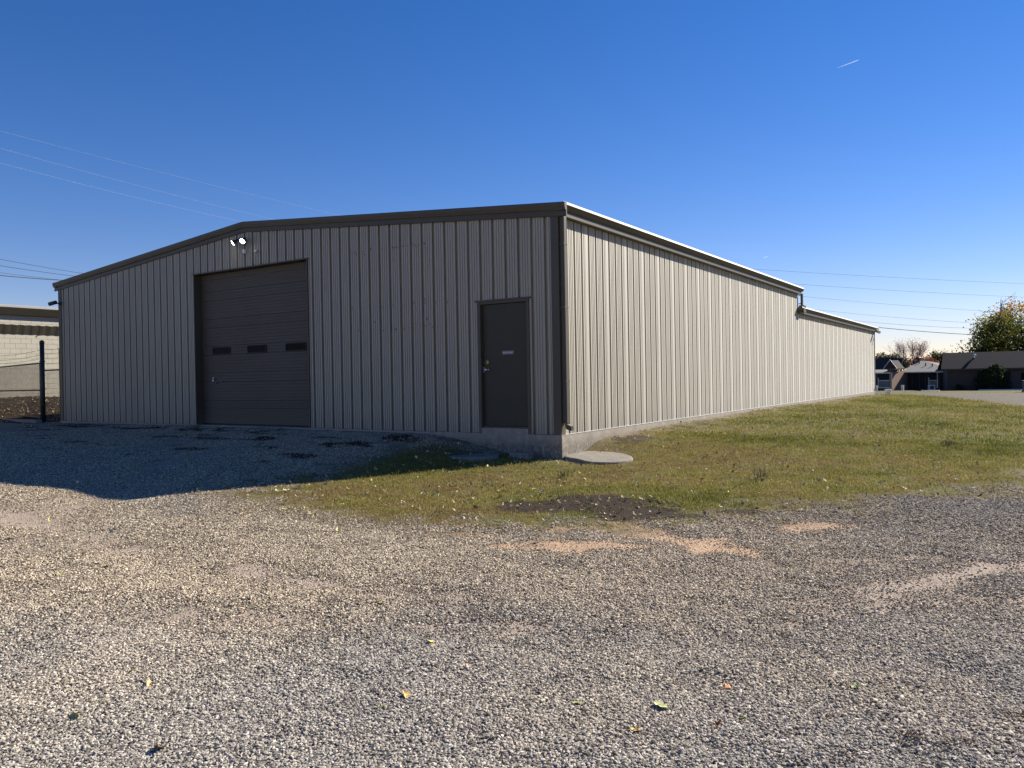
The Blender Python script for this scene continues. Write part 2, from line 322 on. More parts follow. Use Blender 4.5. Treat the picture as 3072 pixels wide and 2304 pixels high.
def concrete(name, col, stain=.6):
    k = NT(name); p = k.pos()
    c = k.mix(k.ramp(k.noise(p, 5, 8, .7), [(.3, 0), (.7, 1)]), [x*.72 for x in col], [x*1.15 for x in col])
    sx = k.n('ShaderNodeSeparateXYZ'); k.l(p, sx.inputs[0])
    low = k.math('MULTIPLY', k.math('SUBTRACT', -.07, sx.outputs[2]), 5.5, True)        # algae above the soil line
    bl = k.math('MULTIPLY', low, k.ramp(k.noise(k.mapped(p, (1, 1, .6)), 24, 8, .8), [(.40, 0), (.55, stain)]))
    c = k.mix(bl, c, (.03, .032, .028))
    st = k.ramp(k.noise(k.mapped(p, (7, 7, .3)), 3, 5, .7), [(.5, 0), (.75, .45)]); c = k.mix(st, c, [x*.5 for x in col])
    k.l(c, k.b.inputs['Base Color']); k.b.inputs['Roughness'].default_value = .9; k.b.inputs['Specular IOR Level'].default_value = .2
    k.bump(k.noise(p, 34, 8, .75), .6, .012); return k.m
M_CONC = concrete('foundation_concrete', (.34, .30, .25)); M_PAD = concrete('pad_concrete', (.30, .265, .22), .35)

# ------------------------------------------------------------------ metal warehouse
FT = .3048; WX = -18.24; L1, L2 = 18.25, 36.25; EZ = 4.15; SLOPE = .0842
wh = thing('metal_warehouse', 'long tan ribbed metal warehouse with low gable roof, overhead door and brown trim', 'warehouse', (0, 0, 0))
G0 = -.277
def profile(g0, n, w=.036, b=.029, d=.058):
    pr = []                                                            # (offset along wall, depth)
    for k in range(n):
        g = g0+k*FT
        pr += [(g-w, 0), (g-b, d), (g+b, d), (g+w, 0)]
        for j in (1, 2, 3):
            c = g+w+(FT-2*w)*j/4.
            pr += [(c-.013, 0), (c-.010, .012), (c+.010, .012), (c+.013, 0)]
    return pr
OD = (-11.22, -6.86, 4.0); MD = (-1.90, -.665, 2.638)          # door openings
def gable_z(x): return EZ + SLOPE*min(-x, x-WX)
def front_panel(x0, x1, pr):
    br = [x for x in (x0, x1, OD[0], OD[1], MD[0], MD[1], WX/2) if x0-1e-6 <= x <= x1+1e-6]
    def dep(x):
        for (a, da), (b, db) in zip(pr, pr[1:]):
            if a <= x <= b: return da+(db-da)*(x-a)/(b-a) if b > a else da
        return 0
    xs = sorted(set([round(x, 5) for x in br]+[round(a, 5) for a, _ in pr if x0 < a < x1]))
    mb = MB()
    for a, b in zip(xs, xs[1:]):
        mid = (a+b)/2; zb = 0.
        if OD[0] < mid < OD[1]: zb = OD[2]
        elif MD[0] < mid < MD[1]: zb = MD[2]
        mb.add([(a, dep(a), zb), (b, dep(b), zb), (b, dep(b), gable_z(b)+.06), (a, dep(a), gable_z(a)+.06)], [(0, 1, 2, 3)])
    return mb
prF = profile(G0-60*FT, 63)
edges = [-.002]+[G0-FT*(3*j+2.5) for j in range(19)]+[WX+.002]
for a, b in zip(edges, edges[1:]): front_panel(b, a, prF).build('siding_panel', M_SID, wh, fix=False)
def side_panel(h, n=3, clip=None):
    pr = [(-FT/2, 0)]+[q for q in profile(0, n) if q[0] < n*FT-FT/2]+[(n*FT-FT/2, 0)]
    if clip: pr = [q for q in pr if q[0] < clip]+[(clip, 0)]
    mb = MB()
    for (a, da), (b, db) in zip(pr, pr[1:]): mb.add([(-da, a, 0), (-db, b, 0), (-db, b, h), (-da, a, h)], [(0, 1, 2, 3)])
    return mb.mesh('siding_panel_side', False)
EZ2 = 3.42
pmA = side_panel(EZ+.05); pmB = side_panel(EZ2+.05); pmA.materials.append(M_SID); pmB.materials.append(M_SID)
for j in range(40):
    y = .33+j*3*FT
    if j == 39:
        me = side_panel(EZ2+.05, 3, L2-y-.02); me.materials.append(M_SID)
    else: me = pmA if j < 20 else pmB
    link('siding_panel', me, None, wh, (0, y, 0))
mb = MB()                                                             # filler strip at the near corner, left and rear walls
mb.add([(0, .0, 0), (0, .1776, 0), (0, .1776, EZ+.05), (0, .0, EZ+.05)], [(0, 1, 2, 3)])
mb.build('corner_filler', M_SID, wh, fix=False)
mb = MB(); mb.add([(WX, 0, 0), (WX, L1, 0), (WX, L1, EZ), (WX, 0, EZ)], [(0, 1, 2, 3)]); mb.add([(WX, L1, 0), (WX, L2, 0), (WX, L2, EZ2), (WX, L1, EZ2)], [(0, 1, 2, 3)])
mb.build('left_wall', M_SID, wh, fix=False)
mb = MB(); mb.add([(WX, L2, 0), (0, L2, 0), (0, L2, EZ2), (WX/2, L2, EZ2+SLOPE*9.12), (WX, L2, EZ2)], [(0, 1, 2, 3, 4)])
mb.build('rear_wall', M_SID, wh, fix=False); mb = MB(); mb.add([(WX, L1+.2, EZ2), (0, L1+.2, EZ2), (0, L1+.2, EZ), (WX/2, L1+.2, EZ+SLOPE*9.12), (WX, L1+.2, EZ)], [(0, 1, 2, 3, 4)])
mb.build('upper_rear_wall', M_SID, wh, fix=False)
# foundation
mb = MB(); mb.box(WX-.02, -.025, -.9, .03, .3, -.006); mb.box(-.3, .3, -.9, .03, L2, -.006); mb.box(WX-.02, .3, -.9, WX+.3, L2, -.006); mb.box(WX+.3, L2-.3, -.9, -.3, L2, -.006)
mb.build('foundation', M_CONC, wh)
mb = MB(); mb.box(WX+.3, .3, -.5, -.3, L2-.3, -.02); mb.build('floor_slab', M_CONC, wh)
mb = MB(); mb.sweep([(0, 0, -.012), (0, -.032, -.02), (0, -.032, -.024), (0, 0, -.018)], [(WX, 0, 0), (OD[0], 0, 0)]); mb.sweep([(0, 0, -.012), (0, -.032, -.02), (0, -.032, -.024), (0, 0, -.018)], [(OD[1], 0, 0), (MD[0], 0, 0)])
mb.sweep([(0, 0, .004), (.036, 0, -.002), (.036, 0, -.008), (0, 0, -.002)], [(0, .1, 0), (0, L2, 0)]); mb.build('base_trim', M_SID, wh)
# roofs
for (a, b, ez) in ((-.03, L1+.32, EZ), (L1+.1, L2+.3, EZ2)):
    mb = MB(); t = ez+.232
    p2 = [(.16, 0, t-.012), (WX/2, 0, t+SLOPE*9.12+.02), (WX-.16, 0, t-.012), (WX-.16, 0, t-.06), (WX/2, 0, t+SLOPE*9.12-.05), (.16, 0, t-.06)]
    mb.sweep(p2, [(0, a, 0), (0, b, 0)]); mb.build('roof', M_ROOF, wh)
    for sgn, ox in ((1, 0), (-1, WX)):
        f = lambda x, z: (ox+sgn*x if False else sgn*x, 0, z)
        g = MB(); g.sweep([f(.165, t-.004), f(.178, t+.002), f(.212, t-.056), f(.208, t-.066), f(.146, t-.155), f(.02, t-.155), f(.02, t-.03)], [(ox, a-.05, 0), (ox, b+.02, 0)])
        g.build('gutter', M_TRIM, wh)
        lip = MB(); lip.sweep([f(.1795, t+.0035), f(.2155, t-.0575), f(.2125, t-.0575), f(.1780, t+.0022)], [(ox, a-.052, 0), (ox, b+.022, 0)]); lip.build('gutter_lip', M_LIP, wh)
        e = MB(); e.sweep([f(.004, t-.157), f(.122, t-.157), f(.122, t-.25), f(.114, t-.256), f(.004, t-.262)], [(ox, max(a, -.02), 0), (ox, b-.1, 0)])
        e.build('eave_trim', M_TRIM, wh)
# rake trim on the gable (three lengths, seams lapped)
def rake(xa, xb, k):
    xs = [xa]+([WX/2] if xa < WX/2 < xb else [])+[xb]; d = .003*k
    zt = lambda x: EZ+.232+SLOPE*min(-x, x-WX)
    path = [(x, -d, zt(x)) for x in xs]
    mb = MB(); mb.sweep([(0, -.03, .004), (0, -.085, .004), (0, -.094, -.01), (0, -.09, -.062), (0, -.062, -.14), (0, .0, -.14), (0, -.001, 0)], path)
    mb.sweep([(0, -.001, -.1405), (0, -.03, -.1405), (0, -.034, -.238), (0, -.026, -.252), (0, -.001, -.252)], path)
    return mb.build('rake_trim', M_TRIM, wh)
rake(WX-.205, -8.2, 0); rake(-8.2, -4.15, 1); rake(-4.15, .212, 2)
# corner trims, downspouts
mb = MB(); mb.sweep([(-.15, -.004, 0), (-.15, -.018, 0), (.016, -.018, 0), (.016, .15, 0), (.003, .15, 0), (.003, -.004, 0)], [(0, 0, -.03), (0, 0, EZ+.01)]); mb.build('corner_trim', M_TRIM, wh)
mb = MB(); mb.sweep([(WX+.15, -.004, 0), (WX+.15, -.018, 0), (WX-.016, -.018, 0), (WX-.016, .15, 0), (WX-.003, .15, 0), (WX-.003, -.004, 0)], [(0, 0, -.02), (0, 0, EZ+.01)]); mb.build('corner_trim', M_TRIM, wh)
mb = MB(); mb.sweep([(-.12, 0, 0), (.02, 0, 0), (.02, -.17, 0), (.004, -.17, 0), (.004, -.012, 0), (-.12, -.012, 0)], [(0, L2+.015, -.03), (0, L2+.015, EZ2+.04)]); mb.build('corner_trim', M_TRIM, wh)
ds = MB(); ds.box(.022, .03, .22, .118, .14, EZ-.02); dso = ds.build('downspout', M_TRIM, wh, bevel=.008)
mb = MB()
for p in ([(.07, .085, .24), (.085, .085, .16), (.17, .085, .12)],): mb.sweep([(0, -.055, -.045), (.0, .055, -.045), (0.02, .055, .045), (.02, -.055, .045)], p)
mb.build('downspout_elbow', M_TRIM, dso)
mb = MB(); mb.box(.1925, .04, .083, .1945, .13, .155); mb.build('outlet_shade', M_BLK, dso)  # black plate paints in the dark inside of the elbow mouth
for z in (1.0, 2.4, 3.6):
    mb = MB(); mb.box(.003, .012, z, .1215, .158, z+.03); mb.build('strap', M_TRIM, dso)
mb = MB(); mb.box(.06, L1+.34, EZ2+.1, .14, L1+.43, EZ+.02); d2 = mb.build('downspout', M_TRIM, wh)
for z in (EZ2+.35, EZ-.05):
    mb = MB(); mb.box(-.02, L1+.36, z, .06, L1+.4, z+.03); mb.build('strap', M_TRIM, d2)
mb = MB(); mb.box(.02, L1+.24, EZ2+.02, .2, L1+.62, EZ2+.29); mb.build('gutter_end_box', M_TRIM, wh)

# overhead door
od = MB()
x0, x1, zt = OD; dp = .26
od.box(x0-.03, -.022, 0, x0, dp, zt); od.box(x1, -.022, 0, x1+.03, dp, zt); od.box(x0-.06, -.03, zt+.0, x1+.06, dp, zt+.03)
odo = od.build('overhead_door', M_TRIM, wh)
zs = [.03, .641, 1.374, 2.087, 2.811, 3.534, zt]
for i, (za, zb) in enumerate(zip(zs, zs[1:])):
    pr = [(0, za+.004)]; hgt = zb-za
    marks = [(.0, .010, .012)] + [(f, .011, .013) if f == .667 else (f, .0045, .008) for f in (.111, .222, .333, .444, .555, .667, .778, .889)]
    for f, d, w in marks[1:]:
        z = za+hgt*f; pr += [(0, z-w), (d, z-w*.3), (d, z+w*.3), (0, z+w)]
    pr += [(0, zb-.010), (.016, zb-.006), (.016, zb-.001)]
    mb = MB(); mb.sweep([(0, d, z) for d, z in pr]+[(0, .05, zb-.001), (0, .05, za+.004)], [(x0+.002, dp-.05, 0), (x1-.002, dp-.05, 0)])
    mb.build('door_section', M_ODOOR, odo)
zw = 1.955
for xc, wd in ((-10.41, .73), (-8.98, .73), (-7.53, .73)):
    def rr(a, h, r=.035, n=4): return [(sx*(a-r)+r*math.cos(R(t0+90*k/n)), sz*(h-r)+r*math.sin(R(t0+90*k/n))) for sx, sz, t0 in ((1, 1, 0), (-1, 1, 90), (-1, -1, 180), (1, -1, 270)) for k in range(n+1)]
    o1, o2 = rr(wd/2, .10), rr(wd/2-.024, .078); n = len(o1); y = dp-.055
    mb = MB(); vs = [(xc+a, y, zw+b) for a, b in o1]+[(xc+a, y-.016, zw+b) for a, b in o1]+[(xc+a, y-.016, zw+b) for a, b in o2]+[(xc+a, y, zw+b) for a, b in o2]
    mb.add(vs, [(j*n+i, j*n+(i+1) % n, (j+1)*n+(i+1) % n, (j+1)*n+i) for j in range(3) for i in range(n)]); mb.build('window_frame', M_BLK, odo)
    mb = MB(); mb.add([(xc+a, y-.007, zw+b) for a, b in o2], [tuple(range(n))]); mb.build('window_pane', M_GLASS, odo)
mb = MB(); y = dp-.06; mb.box(-10.80, y-.02, 1.13, -10.35, y+.005, 1.16); mb.box(-10.84, y-.025, 1.09, -10.60, y+.004, 1.125); mb.build('slide_bolt', M_GALV, odo, bevel=.004)
mb = MB(); mb.lathe([(.03, 0), (.03, .02), (.02, .05), (.01, .06), (.01, .10)], 10, Matrix.Translation((-10.73, y-.03, 1.16))); mb.build('lock_handle', M_STEEL, odo)
mb = MB(); mb.box(x0, dp-.06, -.03, x1, dp+.02, .032); mb.build('bottom_seal', M_BLK, odo)
mb = MB(); mb.box(x0, -.02, -.25, x1, dp+.1, -.012); mb.build('door_sill', M_CONC, odo)

# personnel door
ed = MB(); x0, x1, zt = MD
ed.box(x0, -.02, .0, x0+.075, .14, zt); ed.box(x1-.06, -.02, .0, x1, .14, zt); ed.box(x0-.045, -.035, zt-.001, x1+.045, .10, zt+.028); ed.box(x0+.075, -.012, zt-.055, x1-.06, .14, zt-.001)
edo = ed.build('entry_door', M_TRIM, wh)
mb = MB(); mb.box(x0+.081, .06, .135, x1-.066, .105, zt-.06); mb.build('door_slab', M_MDOOR, edo, bevel=.003)
mb = MB(); mb.box(x0+.075, .02, .1, x1-.06, .16, .128); mb.build('threshold', M_TRIM, edo)
mb = MB(); mb.box(x0+.075, -.028, -.02, x1-.06, .2, .1); mb.build('door_step', M_CONC, edo)
kx = x0+.081+.085
def knob(name, z, prof, m_, x=kx):
    mb = MB(); mb.smooth = True; mb.lathe(prof, 16, Matrix.Translation((x, .06, z)) @ Matrix.Rotation(R(90), 4, 'X')); return mb.build(name, m_, edo)
knob('deadbolt', 1.42, [(.058, 0), (.058, .012), (.046, .022), (.02, .03), (.02, .04)], M_BRASS)
mb = MB(); mb.box(kx-.012, .018, 1.41, kx+.012, .028, 1.43); mb.build('keyway', M_BLK, edo)
knob('door_knob', 1.27, [(.034, 0), (.034, .01), (.014, .015), (.014, .04), (.03, .055), (.03, .075), (.015, .085)], M_STEEL, kx+.02)
knob('door_knob_rose', 1.27, [(.04, 0), (.04, .006), (.02, .008)], M_STEEL, kx-.05)
mb = MB(); mb.box(x0+.088, .045, 1.215, x0+.104, .061, 1.335); mb.build('latch_guard', M_STEEL, edo)
for z in (.45, 1.35, 2.3):
    mb = MB(); mb.tube([(x1-.064, .052, z-.06), (x1-.064, .052, z+.06)], .011, 8); mb.build('hinge', M_STEEL if False else M_MDOOR, edo)
sx_, sz_ = -1.215, 1.60
mb = MB(); mb.box(sx_-.135, .052, sz_-.036, sx_+.135, .0605, sz_+.036); mb.build('door_sign', mat('sign_face', (.22, .22, .22), .5, 0, .05), edo)
cu = bpy.data.curves.new('sign_lettering', 'FONT'); cu.body = 'EMPLOYEES ONLY'; cu.size = .036; cu.align_x = 'CENTER'; cu.align_y = 'CENTER'; cu.extrude = .0008; cu.offset = .0006
to = bpy.data.objects.new('tmp', cu); C.objects.link(to); bpy.context.view_layer.update()
tm = bpy.data.meshes.new_from_object(to.evaluated_get(bpy.context.evaluated_depsgraph_get())); bpy.data.objects.remove(to); tm.materials.clear()
lt = link('sign_lettering', tm, mat('sign_print', (.7, .7, .68), .5), edo, (sx_, .0505, sz_)); lt.rotation_euler = (R(90), 0, 0); lt.scale = (.78, 1, 1)
# adhesive left behind by a removed sign
mb = MB(); rr_ = random.Random(3)
def fpt(zx, zy):
    d = (fw+rt*((1000+zx/2.37-1536)/FPX)-up*((620+zy/2.37-1152)/FPX)); t = -CAM.y/d.y; return CAM+d*t
dabs = [(130,330),(150,328),(165,340),(205,320),(222,340),(245,315),(255,300),(345,300),(375,300),(420,290),(432,292),(445,288),(460,290),(480,283),(500,280),(522,276),(545,270),(580,275),(600,285),(610,268),(620,262),(650,262),(655,290),(680,380),(676,410),(425,380),(645,660),(645,685),(345,715),(420,700),(495,700),(573,685),(730,680),(810,680),(205,715),(135,725),(575,830),(630,850),(685,835),(705,855),(665,800),(672,795),(560,865),(535,862),(505,870),(485,870),(430,870),(445,872),(358,880),(180,880),(190,890),(295,820),(590,840),(620,848)]
for zx, zy in dabs:
    c = fpt(zx, zy); a, b = rr_.uniform(.006, .013), rr_.uniform(.010, .032); th = rr_.uniform(-.5, .5)
    gk = round((c.x-G0)/FT)*FT+G0
    if abs(c.x-gk) < .05: c.x = gk+.055
    vs = []
    for k in range(8):
        q = 2*math.pi*k/8; ra = rr_.uniform(.7, 1.2); px, pz = a*ra*math.cos(q), b*ra*math.sin(q); vs.append((c.x+px*math.cos(th)-pz*math.sin(th), -.002, c.z+px*math.sin(th)+pz*math.cos(th)))
    vs.append((c.x, -.008, c.z)); mb.add(vs, [(k, (k+1) % 8, 8) for k in range(8)])
o = mb.build('adhesive_residue', M_ADH, wh); setp(o, kind='stuff')

# ------------------------------------------------------------------ fittings on the building
ek = NT('lit_lamp'); ek.b.inputs['Emission Color'].default_value = (1, .97, .9, 1); ek.b.inputs['Emission Strength'].default_value = 9; ek.b.inputs['Base Color'].default_value = (.9, .9, .88, 1); M_LAMP = ek.m
fl = thing('floodlight', 'twin-head security floodlight with both lamps lit, under the gable above the overhead door', 'floodlight', (-9.12, 0, 4.66))
mb = MB(); mb.box(-.06, -.06, -.06, .06, .0, .06); mb.build('junction_box', M_DMET, fl, bevel=.01)
for hx, d in ((-.20, Vector((-.55, -.62, -.56))), (.17, Vector((.18, -.74, -.65)))):
    d.normalize(); c = Vector((hx, -.2, -.03)); q = d.to_track_quat('Z', 'Y').to_matrix().to_4x4(); M = Matrix.Translation(c) @ q
    mb = MB(); mb.smooth = True; mb.lathe([(.022, -.16), (.03, -.14), (.034, -.07), (.072, -.01), (.074, .0), (.068, .0)], 20, M); h = mb.build('lamp_head', M_DMET, fl)
    mb = MB(); mb.lathe([(.067, -.004), (.066, .004), (.045, .014), (.012, .02)], 20, M); mb.build('lens', M_LAMP, h)
    mb = MB(); mb.tube([(hx*.2, -.05, 0), (hx*.6, -.1, .02), tuple(c-d*.14)], .014, 8); mb.build('swivel_arm', M_DMET, h)
mb = MB(); mb.box(.02, -.09, -.3, .06, -.003, -.2); mb.build('motion_sensor', M_WHITE, fl, bevel=.01)
sb = MB(); sb.box(-.045, -.05, -.03, .045, 0, .03); o = sb.build('photocell', M_WHITE, None, (-8.66, -.002, 4.38), bevel=.012); setp(o, 'small white photocell box on the siding below and right of the floodlight', 'sensor')
def camera_unit(label, loc, rz, rad=.06, ln=.26, cable=None):
    t = thing('security_camera', label, 'camera', loc, rz)
    mb = MB(); mb.lathe([(.06, 0), (.06, .03), (.03, .04)], 14, Matrix.Rotation(R(90), 4, 'X')); mb.build('mount', M_DMET, t)
    mb = MB(); mb.tube([(0, -.03, 0), (-.02, -.1, .0), (-.06, -.14, .02)], .018, 8); mb.build('arm', M_DMET, t)
    d = Vector((-.8, -.45, -.22)).normalized(); q = Matrix.Translation((-.02, -.15, .03)) @ d.to_track_quat('Z', 'Y').to_matrix().to_4x4()
    mb = MB(); mb.smooth = True; mb.lathe([(rad*.75, -.05), (rad, -.03), (rad, ln-.06), (rad*.9, ln-.055)], 16, q); b = mb.build('housing', M_DMET if cable is None else M_WHITE, t)
    mb = MB(); mb.lathe([(rad*.88, ln-.075), (rad*.86, ln-.07), (rad*.3, ln-.065)], 16, q); mb.build('lens', M_GLASS, b)
    if cable: mb = MB(); mb.tube(cable, .012, 6); mb.build('cable', M_CABLE, t)
    return t
camera_unit('dark bullet security camera high on the corner beside the gate', (WX+.12, -.02, 3.70), 0)
camera_unit('white security camera with dangling cable under the far eave of the low rear section', (.02, L2-.25, EZ2-.02), R(90), .085, .42, [(0, -.05, 0), (-.3, -.06, -.2), (-.62, -.03, -.6), (-.72, -.03, -.78)])

# ------------------------------------------------------------------ slabs at the corner
def slab(name, label, cat, outline, zt, th, m_, slope=(0, 0)):
    n = len(outline); cx_ = sum(p[0] for p in outline)/n; cy_ = sum(p[1] for p in outline)/n; mb = MB(); vs = []
    for s_, dz in ((1, -th), (1, -.022), (.985, -.006), (.95, 0)):
        vs += [((x-cx_)*s_, (y-cy_)*s_, dz+slope[0]*(x-cx_)+slope[1]*(y-cy_)) for x, y in outline]
    mb.add(vs, [(j*n+i, j*n+(i+1) % n, (j+1)*n+(i+1) % n, (j+1)*n+i) for j in range(3) for i in range(n)]+[tuple(range(3*n, 4*n))])
    return setp(mb.build(name, m_, None, (cx_, cy_, zt)), label, cat)
def spl(pts, k=5):
    out = []; n = len(pts)
    for i in range(n):
        p0, p1, p2, p3 = [Vector((*pts[(i+j-1) % n], 0)) for j in range(4)]
        for t in range(k):
            t /= k; q = .5*((2*p1)+(p2-p0)*t+(2*p0-5*p1+4*p2-p3)*t*t+(3*p1-p0-3*p2+p3)*t**3); out.append((q.x, q.y))
    return out
slab('splash_pad', 'weathered concrete splash pad lying in the grass at the sunlit building corner', 'concrete pad', spl([(.05, .02), (.06, .75), (.45, .95), (.95, .82), (1.3, .35), (1.2, -.2), (.85, -.4), (.45, -.2)]), -.405, .12, M_PAD, (-.03, .03))
slab('round_lid', 'round concrete lid flat on the ground in shade beside the entry door', 'lid', [(-1.55+.52*math.cos(2*math.pi*k/28), -.75+.52*math.sin(2*math.pi*k/28)) for k in range(28)], -.365, .12, M_PAD)
slab('stepping_stone', 'small grey stepping slab against the foundation below the entry door', 'slab', [(-.95, -.16), (-.5, -.2), (-.48, -.42), (-.92, -.4)], -.33, .12, M_PAD)

# ------------------------------------------------------------------ fence and gate at the left
gp = thing('gate_post', 'thick dark green round gate post beside the corner of the warehouse', 'post', (-19.37, 0, 0))
mb = MB(); mb.smooth = True; mb.tube([(0, 0, -.3), (0, 0, 2.5)], .068, 16); mb.build('pole', M_DMET, gp)
mb = MB(); mb.smooth = True; mb.lathe([(.075, 2.48), (.075, 2.53), (.06, 2.58), (.03, 2.6)], 16); mb.build('cap', M_DMET, gp)
for z in (.5, 1.0, 1.45, 1.9): mb = MB(); mb.lathe([(.09, z), (.09, z+.03)], 14); mb.box(-.14, -.02, z, -.07, .02, z+.03); mb.build('hinge_band', M_DMET, gp)
def link_mesh(a, b, z0, z1, zb0=None, zb1=None):
    mb = MB(); a = Vector(a); b = Vector(b); L = (b-a).length; n = int(L/.05); d = (b-a).normalized(); w = .0024; nz = int((z1-z0)/.05)
    side = Vector((-d.y, d.x, 0))*.004
    for i in range(-nz, n):
        for s in (0, 1):
            for k in range(1):
                s0 = max(0., i*.05 if not s else i*.05); e0 = (i*.05, z0); e1 = (i*.05+(z1-z0), z1)
                xa, xb = max(0, e0[0]), min(L, e1[0])
                if xb <= xa: continue
                za, zb = z0+(xa-e0[0]), z0+(xb-e0[0])
                if s: xa, xb = L-xa, L-xb
                p0 = a+d*xa+Vector((0, 0, za))+side*(1 if s else -1)*.5; p1 = a+d*xb+Vector((0, 0, zb))+side*(1 if s else -1)*.5
                mb.tube([p0, p1], w, 3, False)
    return mb
def barbs(a, b, z, sag, sd_):
    mb = MB(); rg = random.Random(sd_); a = Vector(a); b = Vector(b); pts = [a.lerp(b, t/12)+Vector((0, 0, z-sag*4*(t/12)*(1-t/12)+rg.uniform(-.008, .008))) for t in range(13)]; mb.tube(pts, .0035, 4)
    L = (b-a).length; d = (b-a).normalized()
    for k in range(int(L/.13)):
        p = a+d*(.06+k*.13); t = (p-a).length/L; p = p+Vector((0, 0, z-sag*4*t*(1-t))); q = Vector((rg.uniform(-1, 1), rg.uniform(-1, 1), rg.uniform(-1, 1)))*.03; mb.tube([p-q, p+q], .003, 3, False)
    return mb
fn = thing('chain_link_fence', 'narrow chain-link fence panel between the gate post and the warehouse corner', 'fence', (-18.9, 0, 0))
A, B = Vector((-19.29+18.9, .05, 0)), Vector((-18.36+18.9, .05, 0))
mb = MB(); mb.tube([A+Vector((0, 0, 1.62)), B+Vector((0, 0, 1.62))], .024, 8); mb.build('top_rail', M_DMET, fn)
link_mesh(A, B, .06, 1.62).build('wire_mesh', M_GALV, fn, fix=False)
mb = MB(); mb.tube([B+Vector((0, 0, -.2)), B+Vector((0, 0, 2.3))], .032, 10); mb.build('end_post', M_DMET, fn)
for i, z in enumerate((1.85, 2.02, 2.17, 2.3)): barbs(A, B, z, .02, i).build('barbed_wire', M_GALV, fn, fix=False)
ga = thing('chain_link_gate', 'sagging chain-link gate leaf with dark rails hung on the left of the post', 'gate', (-19.5, 0, 0))
A, B = Vector((-.02, .0, 0)), Vector((-6.2, 1.1, 0))
for z, dz in ((1.86, -.03), (.98, -.02), (.09, -.01)):
    mb = MB(); mb.tube([A+Vector((0, 0, z)), B+Vector((0, 0, z+dz))], .026, 8); mb.build('rail', M_DMET, ga)
for P in (A, B): mb = MB(); mb.tube([P+Vector((0, 0, .07)), P+Vector((0, 0, 1.88))], .026, 8); mb.build('stile', M_DMET, ga)
link_mesh(A, B, .09, 1.83).build('wire_mesh', M_GALV, ga, fix=False)
for i, z in enumerate((2.0, 2.12, 2.28)): barbs(A, B, z, .05, 10+i).build('barbed_wire', M_GALV, ga, fix=False)
mb = MB(); mb.box(-26.5, -.42, -.3, -19.0, -.22, .035); o = mb.build('kerb', M_PAD, bevel=.015); setp(o, 'low concrete kerb across the ground under the chain-link gate', 'kerb')

# ------------------------------------------------------------------ block building at the left
M_BLOCK = mat('painted_block', (.44, .405, .325), .85, 0, .07, 4, .35, 60, rand=.03); M_MORT = mat('mortar', (.40, .37, .30), .9, 0, .08, 6)
bb = thing('block_building', 'cream painted concrete-block building with dark metal awning behind the gate', 'building', (-26, 0, .62))
mb = MB(); mb.box(-9, -8, -.4, -.012, 22, 3.72); mb.build('wall_core', M_MORT, bb)
bm_ = MB(); bm_.box(-.06, -.196, -.096, .0, .196, .096); bme = bm_.mesh('block'); bme.materials.append(M_BLOCK)
rest = MB()
for c in range(18):
    for k in range(-20, 55):
        y = k*.4+(.2 if c % 2 else 0); z = .1+c*.2
        if y < -7.8 or y > 21.8: continue
        if -.6 < y < 5.2: link('block', bme, None, bb, (0, y, z))
        else: rest.box(-.06, y-.196, z-.096, 0, y+.196, z+.096)
setp(rest.build('block_field', M_BLOCK, bb, fix=False), kind='stuff')
mb = MB(); mb.box(-9.2, -8.2, 3.62, .10, 22.2, 3.68); mb.build('soffit', M_TRIM, bb)
mb = MB(); mb.sweep([(.09, 0, 3.30), (.14, 0, 3.32), (.26, 0, 3.58), (.26, 0, 3.62), (.09, 0, 3.62)], [(0, -8.2, 0), (0, 22.2, 0)]); mb.build('gutter', M_TRIM, bb)
mb = MB(); mb.sweep([(.27, 0, 3.60), (.29, 0, 3.68), (-9, 0, 4.4), (-9, 0, 3.7)], [(0, -8.25, 0), (0, 22.25, 0)]); mb.build('roof', M_ROOF, bb)
mb = MB(); n = 300
vs = []
for i in range(n+1):
    y = -8+30*i/n; w = .012*math.sin(i*1.9)
    vs += [(.16, y, 2.93+w), (.03, y, 2.60+w)]
mb.add(vs, [(2*i, 2*i+1, 2*i+3, 2*i+2) for i in range(n)]); vs = [(x, y, z-.012) for x, y, z in vs]; mb.add(vs, [(2*i, 2*i+2, 2*i+3, 2*i+1) for i in range(n)])
mb.build('awning', M_TRIM, bb, fix=False)
for k in range(8): mb = MB(); mb.tube([(.0, -6.5+k*3.2, 2.58), (.07, -6.5+k*3.2, 2.58)], .02, 6); mb.build('awning_bracket', M_TRIM, bb)


# ------------------------------------------------------------------ houses across the road
def brick_mat(name, a, b, mo):
    k = NT(name); tc = k.n('ShaderNodeTexCoord'); 
    sx = k.n('ShaderNodeSeparateXYZ'); k.l(tc.outputs['Object'], sx.inputs[0]); cb = k.n('ShaderNodeCombineXYZ')
    k.l(k.math('ADD', sx.outputs[0], sx.outputs[1]), cb.inputs[0]); k.l(sx.outputs[2], cb.inputs[1])
    br = k.n('ShaderNodeTexBrick'); br.inputs['Scale'].default_value = 1; br.inputs['Brick Width'].default_value = .22; br.inputs['Row Height'].default_value = .075; br.inputs['Mortar Size'].default_value = .008
    br.inputs['Color1'].default_value = (*a, 1); br.inputs['Color2'].default_value = (*b, 1); br.inputs['Mortar'].default_value = (*mo, 1); k.l(cb.outputs[0], br.inputs['Vector'])
    k.l(k.mix(k.noise(k.pos(), 1.7, 4), br.outputs['Color'], [x*.7 for x in a]), k.b.inputs['Base Color']); k.b.inputs['Roughness'].default_value = .9
    return k.m
M_BRK = brick_mat('pink_brick', (.42, .25, .17), (.30, .18, .13), (.42, .38, .32)); M_BRK2 = brick_mat('brown_brick', (.075, .05, .042), (.055, .038, .034), (.09, .08, .072))
